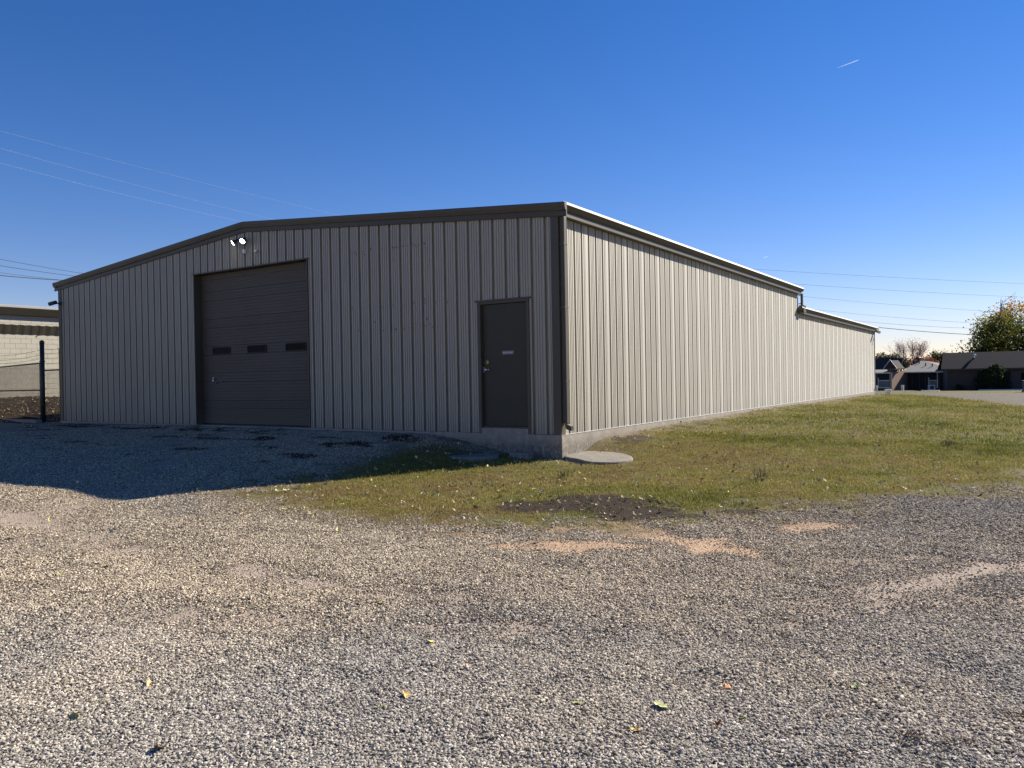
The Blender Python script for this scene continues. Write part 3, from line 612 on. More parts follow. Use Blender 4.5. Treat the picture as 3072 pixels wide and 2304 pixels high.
M_SHG = mat('grey_shingles', (.17, .16, .155), .95, 0, .2, 6, .5, 20); M_SHB = mat('brown_and_shaded_shingles', (.03, .024, .024), .95, 0, .25, 5, .5, 20)
M_SIDE2 = mat('dark_siding', (.06, .052, .048), .8, 0, .12, 3); M_INT = mat('porch_shade', (.015, .015, .018), .9); M_SCREEN = mat('screen_mesh', (.03, .032, .035), .6)  # near-black M_INT paints shade into porch openings, also colours screens, door and planter
M_WOODG = mat('grey_slats', (.30, .28, .25), .85, 0, .15, 8)
def quadroof(mb, P, t=.1):
    mb.add([Vector(p) for p in P]+[Vector(p)-Vector((0, 0, t)) for p in P], [tuple(range(len(P))), tuple(range(2*len(P)-1, len(P)-1, -1))]+[(i, i+len(P), (i+1) % len(P)+len(P), (i+1) % len(P)) for i in range(len(P))])
    return mb
gz = -1.16
ha = thing('brick_house', 'low brick house with pale grey roof and small diamond gable, across the road', 'house', (-6.45, 91.75, gz), R(-15))
# local: x along the front to the right, y away from the viewer
def part(name, m_, parent, *boxes):
    mb = MB()
    for b in boxes: mb.box(*b)
    return mb.build(name, m_, parent)
part('wall', M_BRK, ha, (-.35, 0, 0, 0, 4.4, 2.3))
part('wall', M_SIDE2, ha, (-8, .25, 0, -.355, 11, 2.28)); part('wall', M_SIDE2, ha, (-.345, 4.42, 0, 5.6, 11, 2.28))
dr = part('screen_door', M_WTRIM, ha, (-2.95, .16, .02, -2.83, .24, 2.15), (-2.25, .16, .02, -2.13, .24, 2.15), (-2.829, .17, 2.03, -2.251, .23, 2.15), (-2.829, .17, .78, -2.251, .23, .92), (-2.6, .17, .02, -2.5, .23, .779))
part('screen', M_INT, dr, (-2.83, .2, .02, -2.25, .22, 2.1))
pw = part('porch_shade_panel', M_INT, ha, (-1.75, .19, .35, -.4, .24, 2.2)); rl = part('porch_railing', M_WTRIM, ha, (-1.78, .1, .3, -1.70, .17, 1.55), (-1.70, .1, 1.18, -.42, .17, 1.26), (-1.70, .1, .3, -.42, .17, .40))  # dark panel painted in for the shade within the porch opening
for k in range(9): part('baluster', M_WOODG, rl, (-1.62+k*.135, .12, .401, -1.54+k*.135, .15, 1.179))
yo = 4.36
part('porch_shade_panel', M_INT, ha, (.05, yo, .05, 3.4, yo+.05, 2.15)); part('porch_shade_panel', M_INT, ha, (3.8, yo, .05, 5.5, yo+.05, 2.15))  # flat dark sheets stand in for shade in the recessed porch
for x in (.55, 1.4, 2.1, 2.4): part('porch_post', M_SIDE2, ha, (x, yo-.06, .02, x+.09, yo-.005, 2.2))
rl = part('porch_railing', M_WTRIM, ha, (2.55, yo-.16, .25, 2.62, yo-.07, 1.5), (3.53, yo-.16, .25, 3.62, yo-.07, 2.2), (2.621, yo-.16, 1.1, 3.529, yo-.07, 1.17), (2.621, yo-.16, .25, 3.529, yo-.07, .34))
for k in range(7): part('baluster', M_WOODG, rl, (2.66+k*.125, yo-.14, .341, 2.74+k*.125, yo-.1, 1.099))
dr = part('screen_door', M_WTRIM, ha, (4.75, yo-.11, .02, 4.85, yo-.02, 2.05), (5.35, yo-.11, .02, 5.45, yo-.02, 2.05), (4.851, yo-.1, 1.93, 5.349, yo-.03, 2.05), (4.851, yo-.1, .7, 5.349, yo-.03, .82)); part('screen', M_INT, dr, (4.84, yo-.07, .02, 5.36, yo-.05, 1.95))
part('downpipe', M_WTRIM, ha, (-.07, -.07, .02, -.005, -.005, 2.3))
mb = MB()
quadroof(mb, [(-.35, yo-.8, 2.22), (5.9, yo-.8, 2.22), (.6, yo+4.2, 3.6), (-.35, yo+4.2, 3.6)]); quadroof(mb, [(5.9, yo-.8, 2.22), (5.9, yo+9, 2.22), (.6, yo+4.2, 3.6)]); o = mb.build('roof', M_SHG, ha, fix=False)
mb = MB(); quadroof(mb, [(-8.4, -.45, 2.2), (.12, -.45, 2.2), (.12, 2.2, 2.62), (-8.4, 2.2, 2.62)]); mb.build('porch_roof', M_SHG, ha, fix=False)
mb = MB(); quadroof(mb, [(-8.4, 2.2, 2.62), (.05, 2.2, 2.62), (-.25, 4.0, 3.98), (-3.2, 4.0, 3.98)]); mb.build('steep_roof', M_SHB, ha, fix=False)  # darker shingles than the other slopes, shade of the steep side put into colour
part('fascia', M_WTRIM, ha, (-8.4, -.47, 2.08, .12, -.455, 2.19), (-.3, yo-.82, 2.1, 5.9, yo-.805, 2.21))
gd = MB(); gd.add([(-.75, -.3, 2.66), (.75, -.3, 2.66), (0, -.3, 3.66), (-.75, 2, 2.66), (.75, 2, 2.66), (0, 2, 3.66)], [(0, 1, 2), (3, 5, 4), (0, 3, 4, 1), (1, 4, 5, 2), (2, 5, 3, 0)]); gdo = gd.build('gable_dormer', M_SHB, ha, (-.1, 0, 0))
mb = MB(); mb.add([(-.42, -.34, 2.64), (.42, -.34, 2.64), (0, -.34, 1.9), (-.42, -.26, 2.64), (.42, -.26, 2.64), (0, -.26, 1.9)], [(0, 1, 2), (3, 5, 4), (0, 3, 4, 1), (1, 4, 5, 2), (2, 5, 3, 0)]); mb.build('cedar_panel', mat('cedar', (.11, .06, .045), .8), gdo)
for s in (-1, 1): mb = MB(); mb.sweep([(0, -.04, 0), (0, .0, 0), (0, .0, .09), (0, -.04, .09)], [(s*.82, -.33, 2.58), (0, -.33, 3.68)]); mb.build('rake_board', M_WTRIM, gdo)
for x, y in ((.3, yo+3.), (1.5, yo+1.8), (2.4, yo+1.5), (3.6, yo+.6)): mb = MB(); mb.tube([(x, y, 2.22+(y-yo+.8)*.276-.1), (x, y, 2.22+(y-yo+.8)*.276+.35)], .07, 8); mb.build('roof_vent', M_DMET, ha)
mb = MB(); mb.lathe([(.14, 3.4), (.14, 3.85), (.34, 3.9), (.36, 4.1), (.2, 4.2)], 12, Matrix.Translation((-.2, yo+4, -.1))); mb.build('turbine_vent', M_DMET, ha)

acp = thing('ac_unit', 'pale air-conditioning unit on the ground by the brick house porch', 'air conditioner', at(2600+915/4.686, 980+885/4.686, 92.5)); acp.location.z = gz
part('casing', M_WTRIM, acp, (-.38, -.3, .02, .38, .3, .62)); mb = MB(); mb.lathe([(.24, 0), (.24, .02), (.06, .025)], 16, Matrix.Translation((.05, -.302, .33)) @ Matrix.Rotation(R(90), 4, 'X')); mb.build('fan_grille', M_DMET, acp)
for k in range(5): part('louvre', M_WOODG, acp, (-.36, -.312, .06+k*.11, -.22, -.3005, .1+k*.11))
mtr = thing('utility_pedestal', 'small white utility box on the ground beside the lit brick wall', 'utility box', at(2600+503/4.686, 980+880/4.686, 93.6)); mtr.location.z = gz
part('body', M_WHITE, mtr, (-.15, -.12, 0, .15, .12, .55)); part('lid', M_WHITE, mtr, (-.17, -.14, .55, .17, .14, .66))

hb = thing('brown_house', 'dark brown brick house with long steep roof at the right edge', 'house', (*at(2841, 1169, 88.5).xy, gz), R(8))
part('wall', M_BRK2, hb, (0, 0, 0, 22, 7, 2.35)); part('door_surround', M_SIDE2, hb, (4.35, -.06, .05, 9, .0, 2.1)); part('fascia', M_SIDE2, hb, (-.6, -.62, 2.33, 22.6, -.55, 2.48))
mb = MB(); quadroof(mb, [(-.6, -.6, 2.48), (22.6, -.6, 2.48), (22.6, 2.3, 4.34), (-.2, 2.3, 4.34)]); quadroof(mb, [(22.6, 7.6, 2.3), (-.6, 7.6, 2.3), (-.2, 2.3, 4.34), (22.6, 2.3, 4.34)]); mb.build('roof', M_SHB, hb, fix=False)
mb = MB(); mb.add([(0, 0, 2.35), (0, 7, 2.35), (0, 2.3, 4.25)], [(0, 1, 2)]); mb.build('gable_wall', M_SIDE2, hb)
mb = MB(); mb.lathe([(.09, 3.55), (.09, 3.95), (.2, 4.0), (.18, 4.1), (.05, 4.15)], 10, Matrix.Translation((2.85, 1.35, -.05))); mb.build('roof_vent', M_STEEL, hb)
for x in (4.5, 7.8): part('porch_post', M_SIDE2, hb, (x, -.5, .02, x+.16, -.34, 2.4))
dr = part('door', M_INT, hb, (5.1, -.1, .05, 6.1, -.061, 2.05)); part('door_frame', M_SIDE2, dr, (5.0, -.12, .05, 5.1, -.061, 2.15), (6.1, -.12, .05, 6.2, -.061, 2.15))
wn = part('window', M_SIDE2, hb, (7.0, -.1, .8, 8.3, -.061, 2.0)); part('pane', M_GLASS, wn, (7.08, -.112, .88, 8.22, -.1005, 1.92))
bx = part('planter_box', M_INT, hb, (1.0, -.5, 0, 1.6, -.1, .62))

def far_house(label, loc, rz, w, d, h, rh, mroof, mwall, hip=.0):
    t = thing('far_house', label, 'house', loc, rz); part('wall', mwall, t, (0, 0, 0, w, d, h))
    mb = MB(); quadroof(mb, [(-.5, -.5, h), (w+.5, -.5, h), (w+.5-hip, d/2, h+rh), (-.5+hip, d/2, h+rh)]); quadroof(mb, [(w+.5, d+.5, h), (-.5, d+.5, h), (-.5+hip, d/2, h+rh), (w+.5-hip, d/2, h+rh)]); mb.build('roof', mroof, t, fix=False)
    for k in range(3):
        wn = part('window', M_WTRIM, t, (w*(.12+.3*k), -.05, .9, w*(.12+.3*k)+1.1, -.002, 2.1)); part('pane', M_GLASS, wn, (w*(.12+.3*k)+.08, -.062, .98, w*(.12+.3*k)+1.02, -.0505, 2.02))
    return t
p = at(2770, 1160, 116); far_house('distant house with dark roof filling the gap between the two brick houses', (p.x, p.y, gz), R(5), 11, 7, 2.5, 1.35, M_SHB, M_SIDE2)
p = at(2555, 1160, 120); far_house('distant dark house with pale roof just past the warehouse corner', (p.x, p.y, gz), R(-6), 4.6, 8, 3.2, .9, M_SHG, M_SIDE2)
bl = thing('covered_boat', 'covered boat under a dark blue tarp behind the brick house', 'boat', tuple(at(2652, 1165, 110)))
bl.location.z = gz; part('trailer', M_DMET, bl, (-1.3, -.5, .35, 1.3, .5, .55)); 
for s in (-.45, .45): mb = MB(); mb.tube([(s, -.75, .33), (s, -.55, .33)], .33, 14); mb.build('wheel', M_BLK, bl)
mb = MB(); mb.smooth = True
for k in range(1): mb.sweep([(0, -.9, 1.0), (0, -1., 1.9), (0, -.6, 2.75), (0, 0, 3.05), (0, .6, 2.75), (0, 1., 1.9), (0, .9, 1.0), (0, 0, .56)], [(-1.1, 0, 0), (1.1, 0, 0)])
mb.build('tarp', mat('blue_tarp', (.02, .045, .085), .6, 0, .2, 2), bl)
mb = MB(); mb.sweep([(0, -.5, 2.85), (0, 0, 3.1), (0, .5, 2.85), (0, 0, 3.3)], [(-.9, 0, 0), (1.25, 0, 0)]); mb.build('canopy_top', M_WTRIM, bl)

# walk and small things by the road
wk = MB(); p = at(3008, 1176.5, 84); wk.box(-2.2, -.7, -.1, 2.4, .7, .09); o = wk.build('concrete_walk', M_WTRIM, None, (p.x, p.y, h1(p.x, p.y)+.02), bevel=.02); setp(o, 'pale concrete walk slab in the grass before the brown house', 'walkway')
p = at(2791, 1175.5, 86); wk = MB(); wk.box(-.9, -.5, -.1, .9, .5, .05); o = wk.build('concrete_cover', M_WTRIM, None, (p.x, p.y, h1(p.x, p.y)+.02), bevel=.02); setp(o, 'small pale concrete cover in the far lawn before the brick house porch', 'cover')
bk = thing('bucket', 'white plastic bucket standing by the far corner of the warehouse', 'bucket', (.62, 36.6, h1(.62, 36.6)+.01))
mb = MB(); mb.smooth = False; mb.lathe([(.135, 0), (.15, .02), (.168, .33)], 20); mb.build('pail', M_WHITE, bk); mb = MB(); mb.lathe([(.176, .30), (.178, .345), (.17, .36), (.06, .365)], 20); mb.build('lid', M_WHITE, bk)
mb = MB(); mb.tube([(-.178, 0, .30), (-.16, -.12, .2), (0, -.19, .14), (.16, -.12, .2), (.178, 0, .30)], .004, 5); mb.build('handle', M_STEEL, bk)
pz = thing('standpipe', 'short pale pipe on the foundation at the far end of the long wall', 'pipe', (.12, 36.1, h1(.12, 36.1)))
mb = MB(); mb.tube([(0, 0, 0), (0, 0, .5)], .035, 10); mb.build('pipe', M_WHITE, pz); mb = MB(); mb.lathe([(.045, .48), (.045, .54), (.02, .55)], 10); mb.build('cap', M_WHITE, pz)
p = at(3082, 1186, 70); bz = h1(p.x, p.y); tb = thing('wheeled_bin', 'dark blue wheeled rubbish bin at the right edge beyond the road', 'bin', (p.x, p.y, bz), R(20)); M_BIN = mat('blue_plastic', (.015, .022, .05), .5)
mb = MB(); mb.sweep([(-.26, -.28, 0), (.26, -.28, 0), (.26, .28, 0), (-.26, .28, 0)], [(0, 0, .06)], caps=False); mb.v = []; mb.f = []; mb.mi = []
mb.add([(-.24, -.26, .06), (.24, -.26, .06), (.24, .26, .06), (-.24, .26, .06), (-.3, -.36, .98), (.3, -.36, .98), (.3, .33, .98), (-.3, .33, .98)], [(0, 3, 2, 1), (4, 5, 6, 7), (0, 1, 5, 4), (1, 2, 6, 5), (2, 3, 7, 6), (3, 0, 4, 7)]); mb.build('body', M_BIN, tb, bevel=.02)
mb = MB(); mb.sweep([(0, -.4, .99), (0, .36, .99), (0, .3, 1.08), (0, -.3, 1.05)], [(-.33, 0, 0), (.33, 0, 0)]); mb.build('lid', M_BIN, tb)
for s in (-.27, .27): mb = MB(); mb.tube([(s-.03, .28, .1), (s+.03, .28, .1)], .1, 14); mb.build('wheel', M_BLK, tb)

# ------------------------------------------------------------------ trees and shrubs
def leaf_mat(name, stops, trans=.45):
    k = NT(name); a = k.attr('tone'); c = k.ramp(a.outputs['Fac'], stops); k.l(c, k.b.inputs['Base Color']); k.b.inputs['Roughness'].default_value = .6; k.b.inputs['Specular IOR Level'].default_value = .25
    tr = k.n('ShaderNodeBsdfTranslucent'); k.l(c, tr.inputs[0]); mx = k.n('ShaderNodeMixShader'); mx.inputs[0].default_value = trans
    k.l(k.b.outputs[0], mx.inputs[1]); k.l(tr.outputs[0], mx.inputs[2]); k.l(mx.outputs[0], k.out.inputs[0]); return k.m
M_BARK = mat('bark', (.075, .062, .052), .9, 0, .3, 8, .5, 20); M_TWIG = mat('pale_bark', (.16, .13, .12), .9, 0, .2, 8)
def leaves_mesh(name, P, size, tone, rg, up_bias=.3):
    n = len(P); a = rg.normal(size=(n, 3)); a /= np.linalg.norm(a, axis=1)[:, None]; b = np.cross(a, rg.normal(size=(n, 3))); b /= np.linalg.norm(b, axis=1)[:, None]
    sz = size*rg.uniform(.6, 1.35, n)[:, None]; V = np.stack([P-a*sz*.5, P+b*sz*.28, P+a*sz*.55, P-b*sz*.28], 1).reshape(-1, 3)
    me = bpy.data.meshes.new(name); me.vertices.add(4*n); me.vertices.foreach_set('co', V.ravel()); me.loops.add(4*n); me.loops.foreach_set('vertex_index', np.arange(4*n)); me.polygons.add(n); me.polygons.foreach_set('loop_start', np.arange(n)*4); me.update()
    t = me.attributes.new('tone', 'FLOAT', 'POINT'); t.data.foreach_set('value', np.repeat(np.clip(tone, 0, 1), 4).astype(np.float32)); me.validate(); return me
def grow(mb, p, d, ln, r, lvl, rg, tips, spread=.6, upk=.15, kids=(3, 4)):
    pts = [p]; q = p; dd = d.normalized()
    for i in range(4): dd = (dd+Vector((rg.gauss(0, .12), rg.gauss(0, .12), rg.gauss(0, .08)+upk*.3))).normalized(); q = q+dd*(ln/4); pts.append(q)
    mb.tube(pts, [r*(1-.14*i) for i in range(5)], 5 if lvl > 1 else 4, False)
    if lvl == 0: tips.extend(pts[1:]); return
    if lvl <= 2: tips.extend(pts[3:])
    for k in range(rg.randint(*kids)):
        t = rg.uniform(.45, 1); b = pts[0].lerp(pts[-1], t) if k else pts[-1]
        nd = (dd+Vector((rg.gauss(0, spread), rg.gauss(0, spread), rg.gauss(0, spread*.6)+upk))).normalized(); grow(mb, b, nd, ln*rg.uniform(.62, .8), r*.52, lvl-1, rg, tips, spread, upk, kids)
def tree(name, label, base, trunk_h, ln, r, seed, mleaf, nper, size, spread=.65, upk=.15, tonefn=None, jitter=.5, bark=None, group=None, levels=4, keep=lambda p: True, kids=(3, 4)):
    rg = random.Random(seed); ng = np.random.default_rng(seed); t = thing(name, label, 'tree', base, 0, group); mb = MB(); tips = []
    mb.tube([(0, 0, -.3), (0, 0, .3), (rg.gauss(0, .06), rg.gauss(0, .06), trunk_h)], [r*1.4, r*1.1, r], 8, False)
    for k in range(rg.randint(4, 5)):
        a = 2*math.pi*k/4.5+rg.uniform(-.4, .4); grow(mb, Vector((0, 0, trunk_h*rg.uniform(.75, 1))), Vector((math.cos(a)*spread*1.3, math.sin(a)*spread*1.3, .8)), ln, r*.6, levels-1, rg, tips, spread, upk, kids)
    mb.build('trunk', bark or M_BARK, t, fix=False)
    T = np.array([tuple(p) for p in tips if keep(p)])
    if nper > 0 and len(T):
        P = np.repeat(T, max(1, int(nper)), 0) if nper >= 1 else T[ng.random(len(T)) < nper]
        P = P+ng.normal(size=P.shape)*jitter; tone = tonefn(P, ng) if tonefn else ng.uniform(0, 1, len(P))
        link('crown', leaves_mesh('crown', P, size, tone, ng), mleaf, t)
    return t
ML_BIG = leaf_mat('autumn_leaves', [(0, (.04, .052, .012)), (.4, (.13, .145, .028)), (.65, (.33, .25, .04)), (1, (.48, .25, .045))])
def bigtone(P, g):
    zz = (P[:, 2]-P[:, 2].min())/np.ptp(P[:, 2]); xx = (P[:, 0]-P[:, 0].min())/np.ptp(P[:, 0]); blobn = fbm(P[:, 0]+50, P[:, 2]+P[:, 1]+50, .5, 3, 4)
    return np.clip((zz-.45)*1.2+(xx-.35)*.5+(blobn-.5)*1.3+.28+g.normal(0, .1, len(P)), 0, 1)
p = at(3100, 1165, 114); tree('shade_tree', 'large spreading tree turning orange on top, behind the brown house', (p.x, p.y, gz), 3.0, 5.2, .34, 11, ML_BIG, 34, .36, .95, .04, bigtone, .75, keep=lambda q: q.z > 3.6 and q.z < 11.6-.045*(q.x*q.x+q.y*q.y))
ML_PINK = leaf_mat('pink_leaves', [(0, (.12, .04, .045)), (.5, (.26, .10, .10)), (1, (.34, .17, .15))])
p = at(2733, 1165, 117); tree('sparse_tree', 'nearly bare tree with a few pinkish leaves behind the brick house', (p.x, p.y, gz), 2.4, 2.35, .13, 5, ML_PINK, 2, .12, .52, .3, None, .38, M_TWIG, keep=lambda q: q.z < 7.2 and math.hypot(q.x, q.y) < 1.9, kids=(4, 5))
ML_RED = leaf_mat('red_leaves', [(0, (.06, .012, .012)), (.5, (.16, .04, .035)), (1, (.26, .09, .06))]); ML_OR = leaf_mat('orange_leaves', [(0, (.14, .04, .01)), (1, (.42, .16, .03))]); ML_DG = leaf_mat('dark_leaves', [(0, (.012, .022, .008)), (.6, (.04, .06, .02)), (1, (.09, .10, .035))]); ML_OL = leaf_mat('olive_leaves', [(0, (.03, .035, .015)), (.6, (.09, .09, .04)), (1, (.17, .15, .07))])
p = at(2762, 1165, 111); tree('red_tree', 'small rounded red-leaved tree behind the grey roof', (p.x, p.y, gz), 2.75, 1.0, .1, 21, ML_RED, 12, .17, .6, .1, None, .3, levels=3)
p = at(2797, 1165, 112); tree('orange_shrub_tree', 'small orange-leaved tree beside the red one', (p.x, p.y, gz), 2.6, .75, .08, 22, ML_OR, 10, .16, .5, .1, None, .25, levels=3)
p = at(2819, 1165, 118); tree('green_tree', 'upright dark green tree left of the brown house roof', (p.x, p.y, gz), 2.9, 1.25, .13, 23, ML_DG, 10, .2, .38, .35, None, .3, levels=3)
p = at(2775, 1165, 124); tree('low_dark_tree', 'low dark tree between the bare tree and the green tree', (p.x, p.y, gz), 1.9, 1.1, .12, 24, ML_OL, 9, .22, .6, .1, None, .35, levels=3)
for i, (u, hh) in enumerate(((2634, 1.0), (2652, 1.25), (2668, 1.1), (2684, 1.2), (2704, 1.0))):
    p = at(u, 1150, 185); tree('distant_tree', ['distant olive tree nearest the warehouse corner on the skyline', 'taller distant olive tree on the skyline above the covered boat', 'distant olive tree in the middle of the skyline row', 'distant olive tree left of the bare pink tree', 'distant low tree hidden partly by the bare pink tree'][i], (p.x, p.y, gz), 3.4, 1.25*hh, .2, 40+i, ML_OL, 8, .45, .6, .12, None, .5, levels=3, group='trees on the skyline')
def shrub(name, label, loc, lobes, n, size, ml, seed):
    t = thing(name, label, 'shrub', loc); g = np.random.default_rng(seed); Ps = []; mb = MB()
    for (x, y, rx, h) in lobes:
        k = int(n*rx*h/(sum(q[2]*q[3] for q in lobes))); a = g.uniform(0, 2*np.pi, k); z = g.uniform(0, 1, k)**.8; rr2 = rx*np.sqrt(np.clip(1-z**2.2, 0, 1))*(g.uniform(.55, 1.08, k))*(1+.12*np.sin(3*a+z*9))
        Ps.append(np.stack([x+rr2*np.cos(a), y+rr2*np.sin(a), z*h], 1)); mb.tube([(x, y, 0), (x, y, h*.8)], [.09, .02], 6, False)
    mb.build('trunk', M_BARK, t, fix=False); P = np.concatenate(Ps); link('crown', leaves_mesh('crown', P, size, g.uniform(0, .8, len(P)), g), ml, t)
p = at(2600+1760/4.686, 1170, 86); shrub('evergreen_shrub', 'big dark rounded evergreen shrub against the brown house wall', (p.x, p.y, gz), [(-.45, 0, 1.25, 2.5), (.35, 0, 1.35, 2.9), (.05, -.3, 1.6, 1.9)], 9000, .15, ML_DG, 3)
p = at(2600+1290/4.686, 1170, 87); shrub('low_shrub', 'low dark shrub at the left end of the brown house wall', (p.x, p.y, gz), [(0, 0, .38, .75)], 900, .1, ML_DG, 4)

# ------------------------------------------------------------------ power lines and contrail
def wire(label, a, b, da, db, r, m_, ext=(.6, .6), sag=.3):
    A = at(*a, da); B = at(*b, db); D = B-A; A2 = A-D*ext[0]; B2 = B+D*ext[1]; mb = MB()
    t = [i/16 for i in range(17)]; pts = []
    for k in t:
        q = A2.lerp(B2, k); s_ = (k*(1+ext[0]+ext[1])-ext[0]); q.z -= sag*4*s_*(1-s_)*.25; pts.append(q)
    mb.tube(pts, r, 5); return setp(mb.build('power_line', m_, fix=False), label, 'power line', 'overhead power lines')
s_ = 1.38878
for lab, a, b in (('topmost pale overhead wire crossing the sky above the gable', (0, 283), (740, 466)), ('middle pale overhead wire of the three above the gable', (0, 320), (580, 471)), ('lowest pale overhead wire of the three above the gable', (0, 352), (510, 476))):
    wire(lab, (a[0]*s_, a[1]*s_), (b[0]*s_, b[1]*s_), 48, 80, .0045, mat('bright_wire', (.55, .56, .58), .4, .6), (.3, .8), .5)
for lab, a, b, r in (('upper dark wire left of the gable end', (0, 560), (175, 590), .014), ('second dark wire left of the gable end', (0, 574), (165, 597), .016), ('third dark wire left of the gable end', (0, 589), (135, 605), .012), ('thick dark cable lowest at the left of the gable', (0, 595), (135, 605.5), .026)):
    wire(lab, (a[0]*s_, a[1]*s_), (b[0]*s_, b[1]*s_), 46, 56, r, M_CABLE, (1.5, 3), .1)
for lab, a, b, r in (('highest thin wire at the right above the roof edge', (1640, 582), (2212, 613), .012), ('second thin wire from the top at the right', (1740, 615), (2212, 642), .012), ('third thin wire from the top at the right', (1740, 641), (2110, 671), .011), ('fourth thin wire from the top at the right', (1800, 673), (2090, 697), .011), ('fifth thin wire just above the thick cable at the right', (1850, 693), (2065, 708), .012)):
    wire(lab, (a[0]*s_, a[1]*s_), (b[0]*s_, b[1]*s_), 136, 130, r*1.6, M_WIRE, (.5, 1.), .5)
wire('thick dark twisted cable lowest at the right, running into the tree', (1895*s_, 707*s_), (2065*s_, 721*s_), 136, 134, .05, M_CABLE, (.6, 2), .3)
ck = NT('ice_trail'); ct_ = ck.n('ShaderNodeBsdfTranslucent'); ct_.inputs[0].default_value = (1, 1, 1, 1); cp_ = ck.n('ShaderNodeBsdfTransparent'); cm_ = ck.n('ShaderNodeMixShader'); cm_.inputs[0].default_value = .2; ck.l(cp_.outputs[0], cm_.inputs[1]); ck.l(ct_.outputs[0], cm_.inputs[2]); ck.l(cm_.outputs[0], ck.out.inputs[0])
A = at(1808*s_, 147*s_, 3000); B = at(1856*s_, 129*s_, 3000); mb = MB(); mb.tube([A.lerp(B, k/8) for k in range(9)], [.25, .6, .9, 1.1, 1.2, 1.4, 1.5, 1.5, .4], 8); setp(mb.build('contrail', ck.m, fix=False), 'short white contrail high in the blue sky at the upper right', 'contrail')
A = at(2290, 773, 3000); B = at(2304, 769, 3000); mb = MB(); mb.tube([A.lerp(B, k/6) for k in range(7)], [.3, .8, 1.2, 1.2, 1.2, .8, .3], 8); setp(mb.build('contrail', ck.m, fix=False), 'tiny white contrail low above the long roof edge', 'contrail')

# ------------------------------------------------------------------ scattered stones, grass, leaves (geometry nodes on a point cloud)
def cloud(name, P, rot, scl, tone, idx, variants, material, label, cat):
    me = bpy.data.meshes.new(name); me.vertices.add(len(P)); me.vertices.foreach_set('co', P.astype(np.float32).ravel())
    for n_, ty, arr, key in (('rot', 'FLOAT_VECTOR', rot, 'vector'), ('scl', 'FLOAT_VECTOR', scl, 'vector'), ('tone', 'FLOAT', tone, 'value'), ('idx', 'INT', idx, 'value')):
        a = me.attributes.new(n_, ty, 'POINT'); a.data.foreach_set(key, arr.astype(np.int32 if ty == 'INT' else np.float32).ravel())
    o = link(name, me, material); setp(o, label, cat, kind='stuff')
    ng = bpy.data.node_groups.new(name, 'GeometryNodeTree'); ng.interface.new_socket('Geometry', in_out='INPUT', socket_type='NodeSocketGeometry'); ng.interface.new_socket('Geometry', in_out='OUTPUT', socket_type='NodeSocketGeometry')
    N = ng.nodes.new; L = ng.links.new; gi = N('NodeGroupInput'); go = N('NodeGroupOutput')
    jn = N('GeometryNodeJoinGeometry')
    for v in reversed(variants(N, L)):
        g2i = N('GeometryNodeGeometryToInstance'); L(v, g2i.inputs[0]); L(g2i.outputs[0], jn.inputs[0])
    iop = N('GeometryNodeInstanceOnPoints'); L(gi.outputs[0], iop.inputs['Points']); L(jn.outputs[0], iop.inputs['Instance']); iop.inputs['Pick Instance'].default_value = True
    def na(n_, ty):
        x = N('GeometryNodeInputNamedAttribute'); x.data_type = ty; x.inputs[0].default_value = n_; return next(q for q in x.outputs if q.enabled and q.name == 'Attribute')
    L(na('idx', 'INT'), iop.inputs['Instance Index']); e2r = N('FunctionNodeEulerToRotation'); L(na('rot', 'FLOAT_VECTOR'), e2r.inputs[0]); L(e2r.outputs[0], iop.inputs['Rotation']); L(na('scl', 'FLOAT_VECTOR'), iop.inputs['Scale'])
    L(iop.outputs[0], go.inputs[0]); md = o.modifiers.new('scatter', 'NODES'); md.node_group = ng; return o
def pebble_variants(material):
    def f(N, L):
        out = []
        for k in range(6):
            s = N('GeometryNodeMeshIcoSphere'); s.inputs['Radius'].default_value = 1; s.inputs['Subdivisions'].default_value = 2
            nz = N('ShaderNodeTexNoise'); nz.noise_dimensions = '4D'; nz.inputs['W'].default_value = k*7.3; nz.inputs['Scale'].default_value = .9; nz.inputs['Detail'].default_value = 1
            ps = N('GeometryNodeInputPosition'); L(ps.outputs[0], nz.inputs['Vector'])
            sub = N('ShaderNodeVectorMath'); sub.operation = 'SUBTRACT'; sub.inputs[1].default_value = (.5, .5, .5); L(nz.outputs['Color'], sub.inputs[0])
            sc = N('ShaderNodeVectorMath'); sc.operation = 'SCALE'; sc.inputs['Scale'].default_value = 2.6; L(sub.outputs[0], sc.inputs[0])
            st = N('GeometryNodeSetPosition'); L(s.outputs[0], st.inputs[0]); L(sc.outputs[0], st.inputs['Offset'])
            sm = N('GeometryNodeSetMaterial'); sm.inputs['Material'].default_value = material; L(st.outputs[0], sm.inputs[0]); out.append(sm.outputs[0])
        return out
    return f
def mesh_variants(objs):
    def f(N, L):
        out = []
        for o in objs:
            oi = N('GeometryNodeObjectInfo'); oi.inputs['Object'].default_value = o; out.append(oi.outputs['Geometry'])
        return out
    return f
def polar(n, d0, d1, half, power=1.):
    d = (rng.random(n)*(d1**power-d0**power)+d0**power)**(1/power); a = (rng.random(n)*2-1)*half
    c, s = np.cos(a), np.sin(a); fx, fy = fw.x, fw.y; q = math.hypot(fx, fy); fx /= q; fy /= q
    return CAM.x+d*(fx*c+fy*s), CAM.y+d*(fy*c-fx*s), d
kp = NT('pebble'); tn = kp.attr('tone', 'INSTANCER').outputs['Fac']
pc = kp.ramp(tn, [(0, (.10, .091, .077)), (.25, (.21, .193, .163)), (.5, (.38, .35, .292)), (.75, (.54, .495, .41)), (.9, (.72, .665, .56)), (1, (.38, .25, .17))])
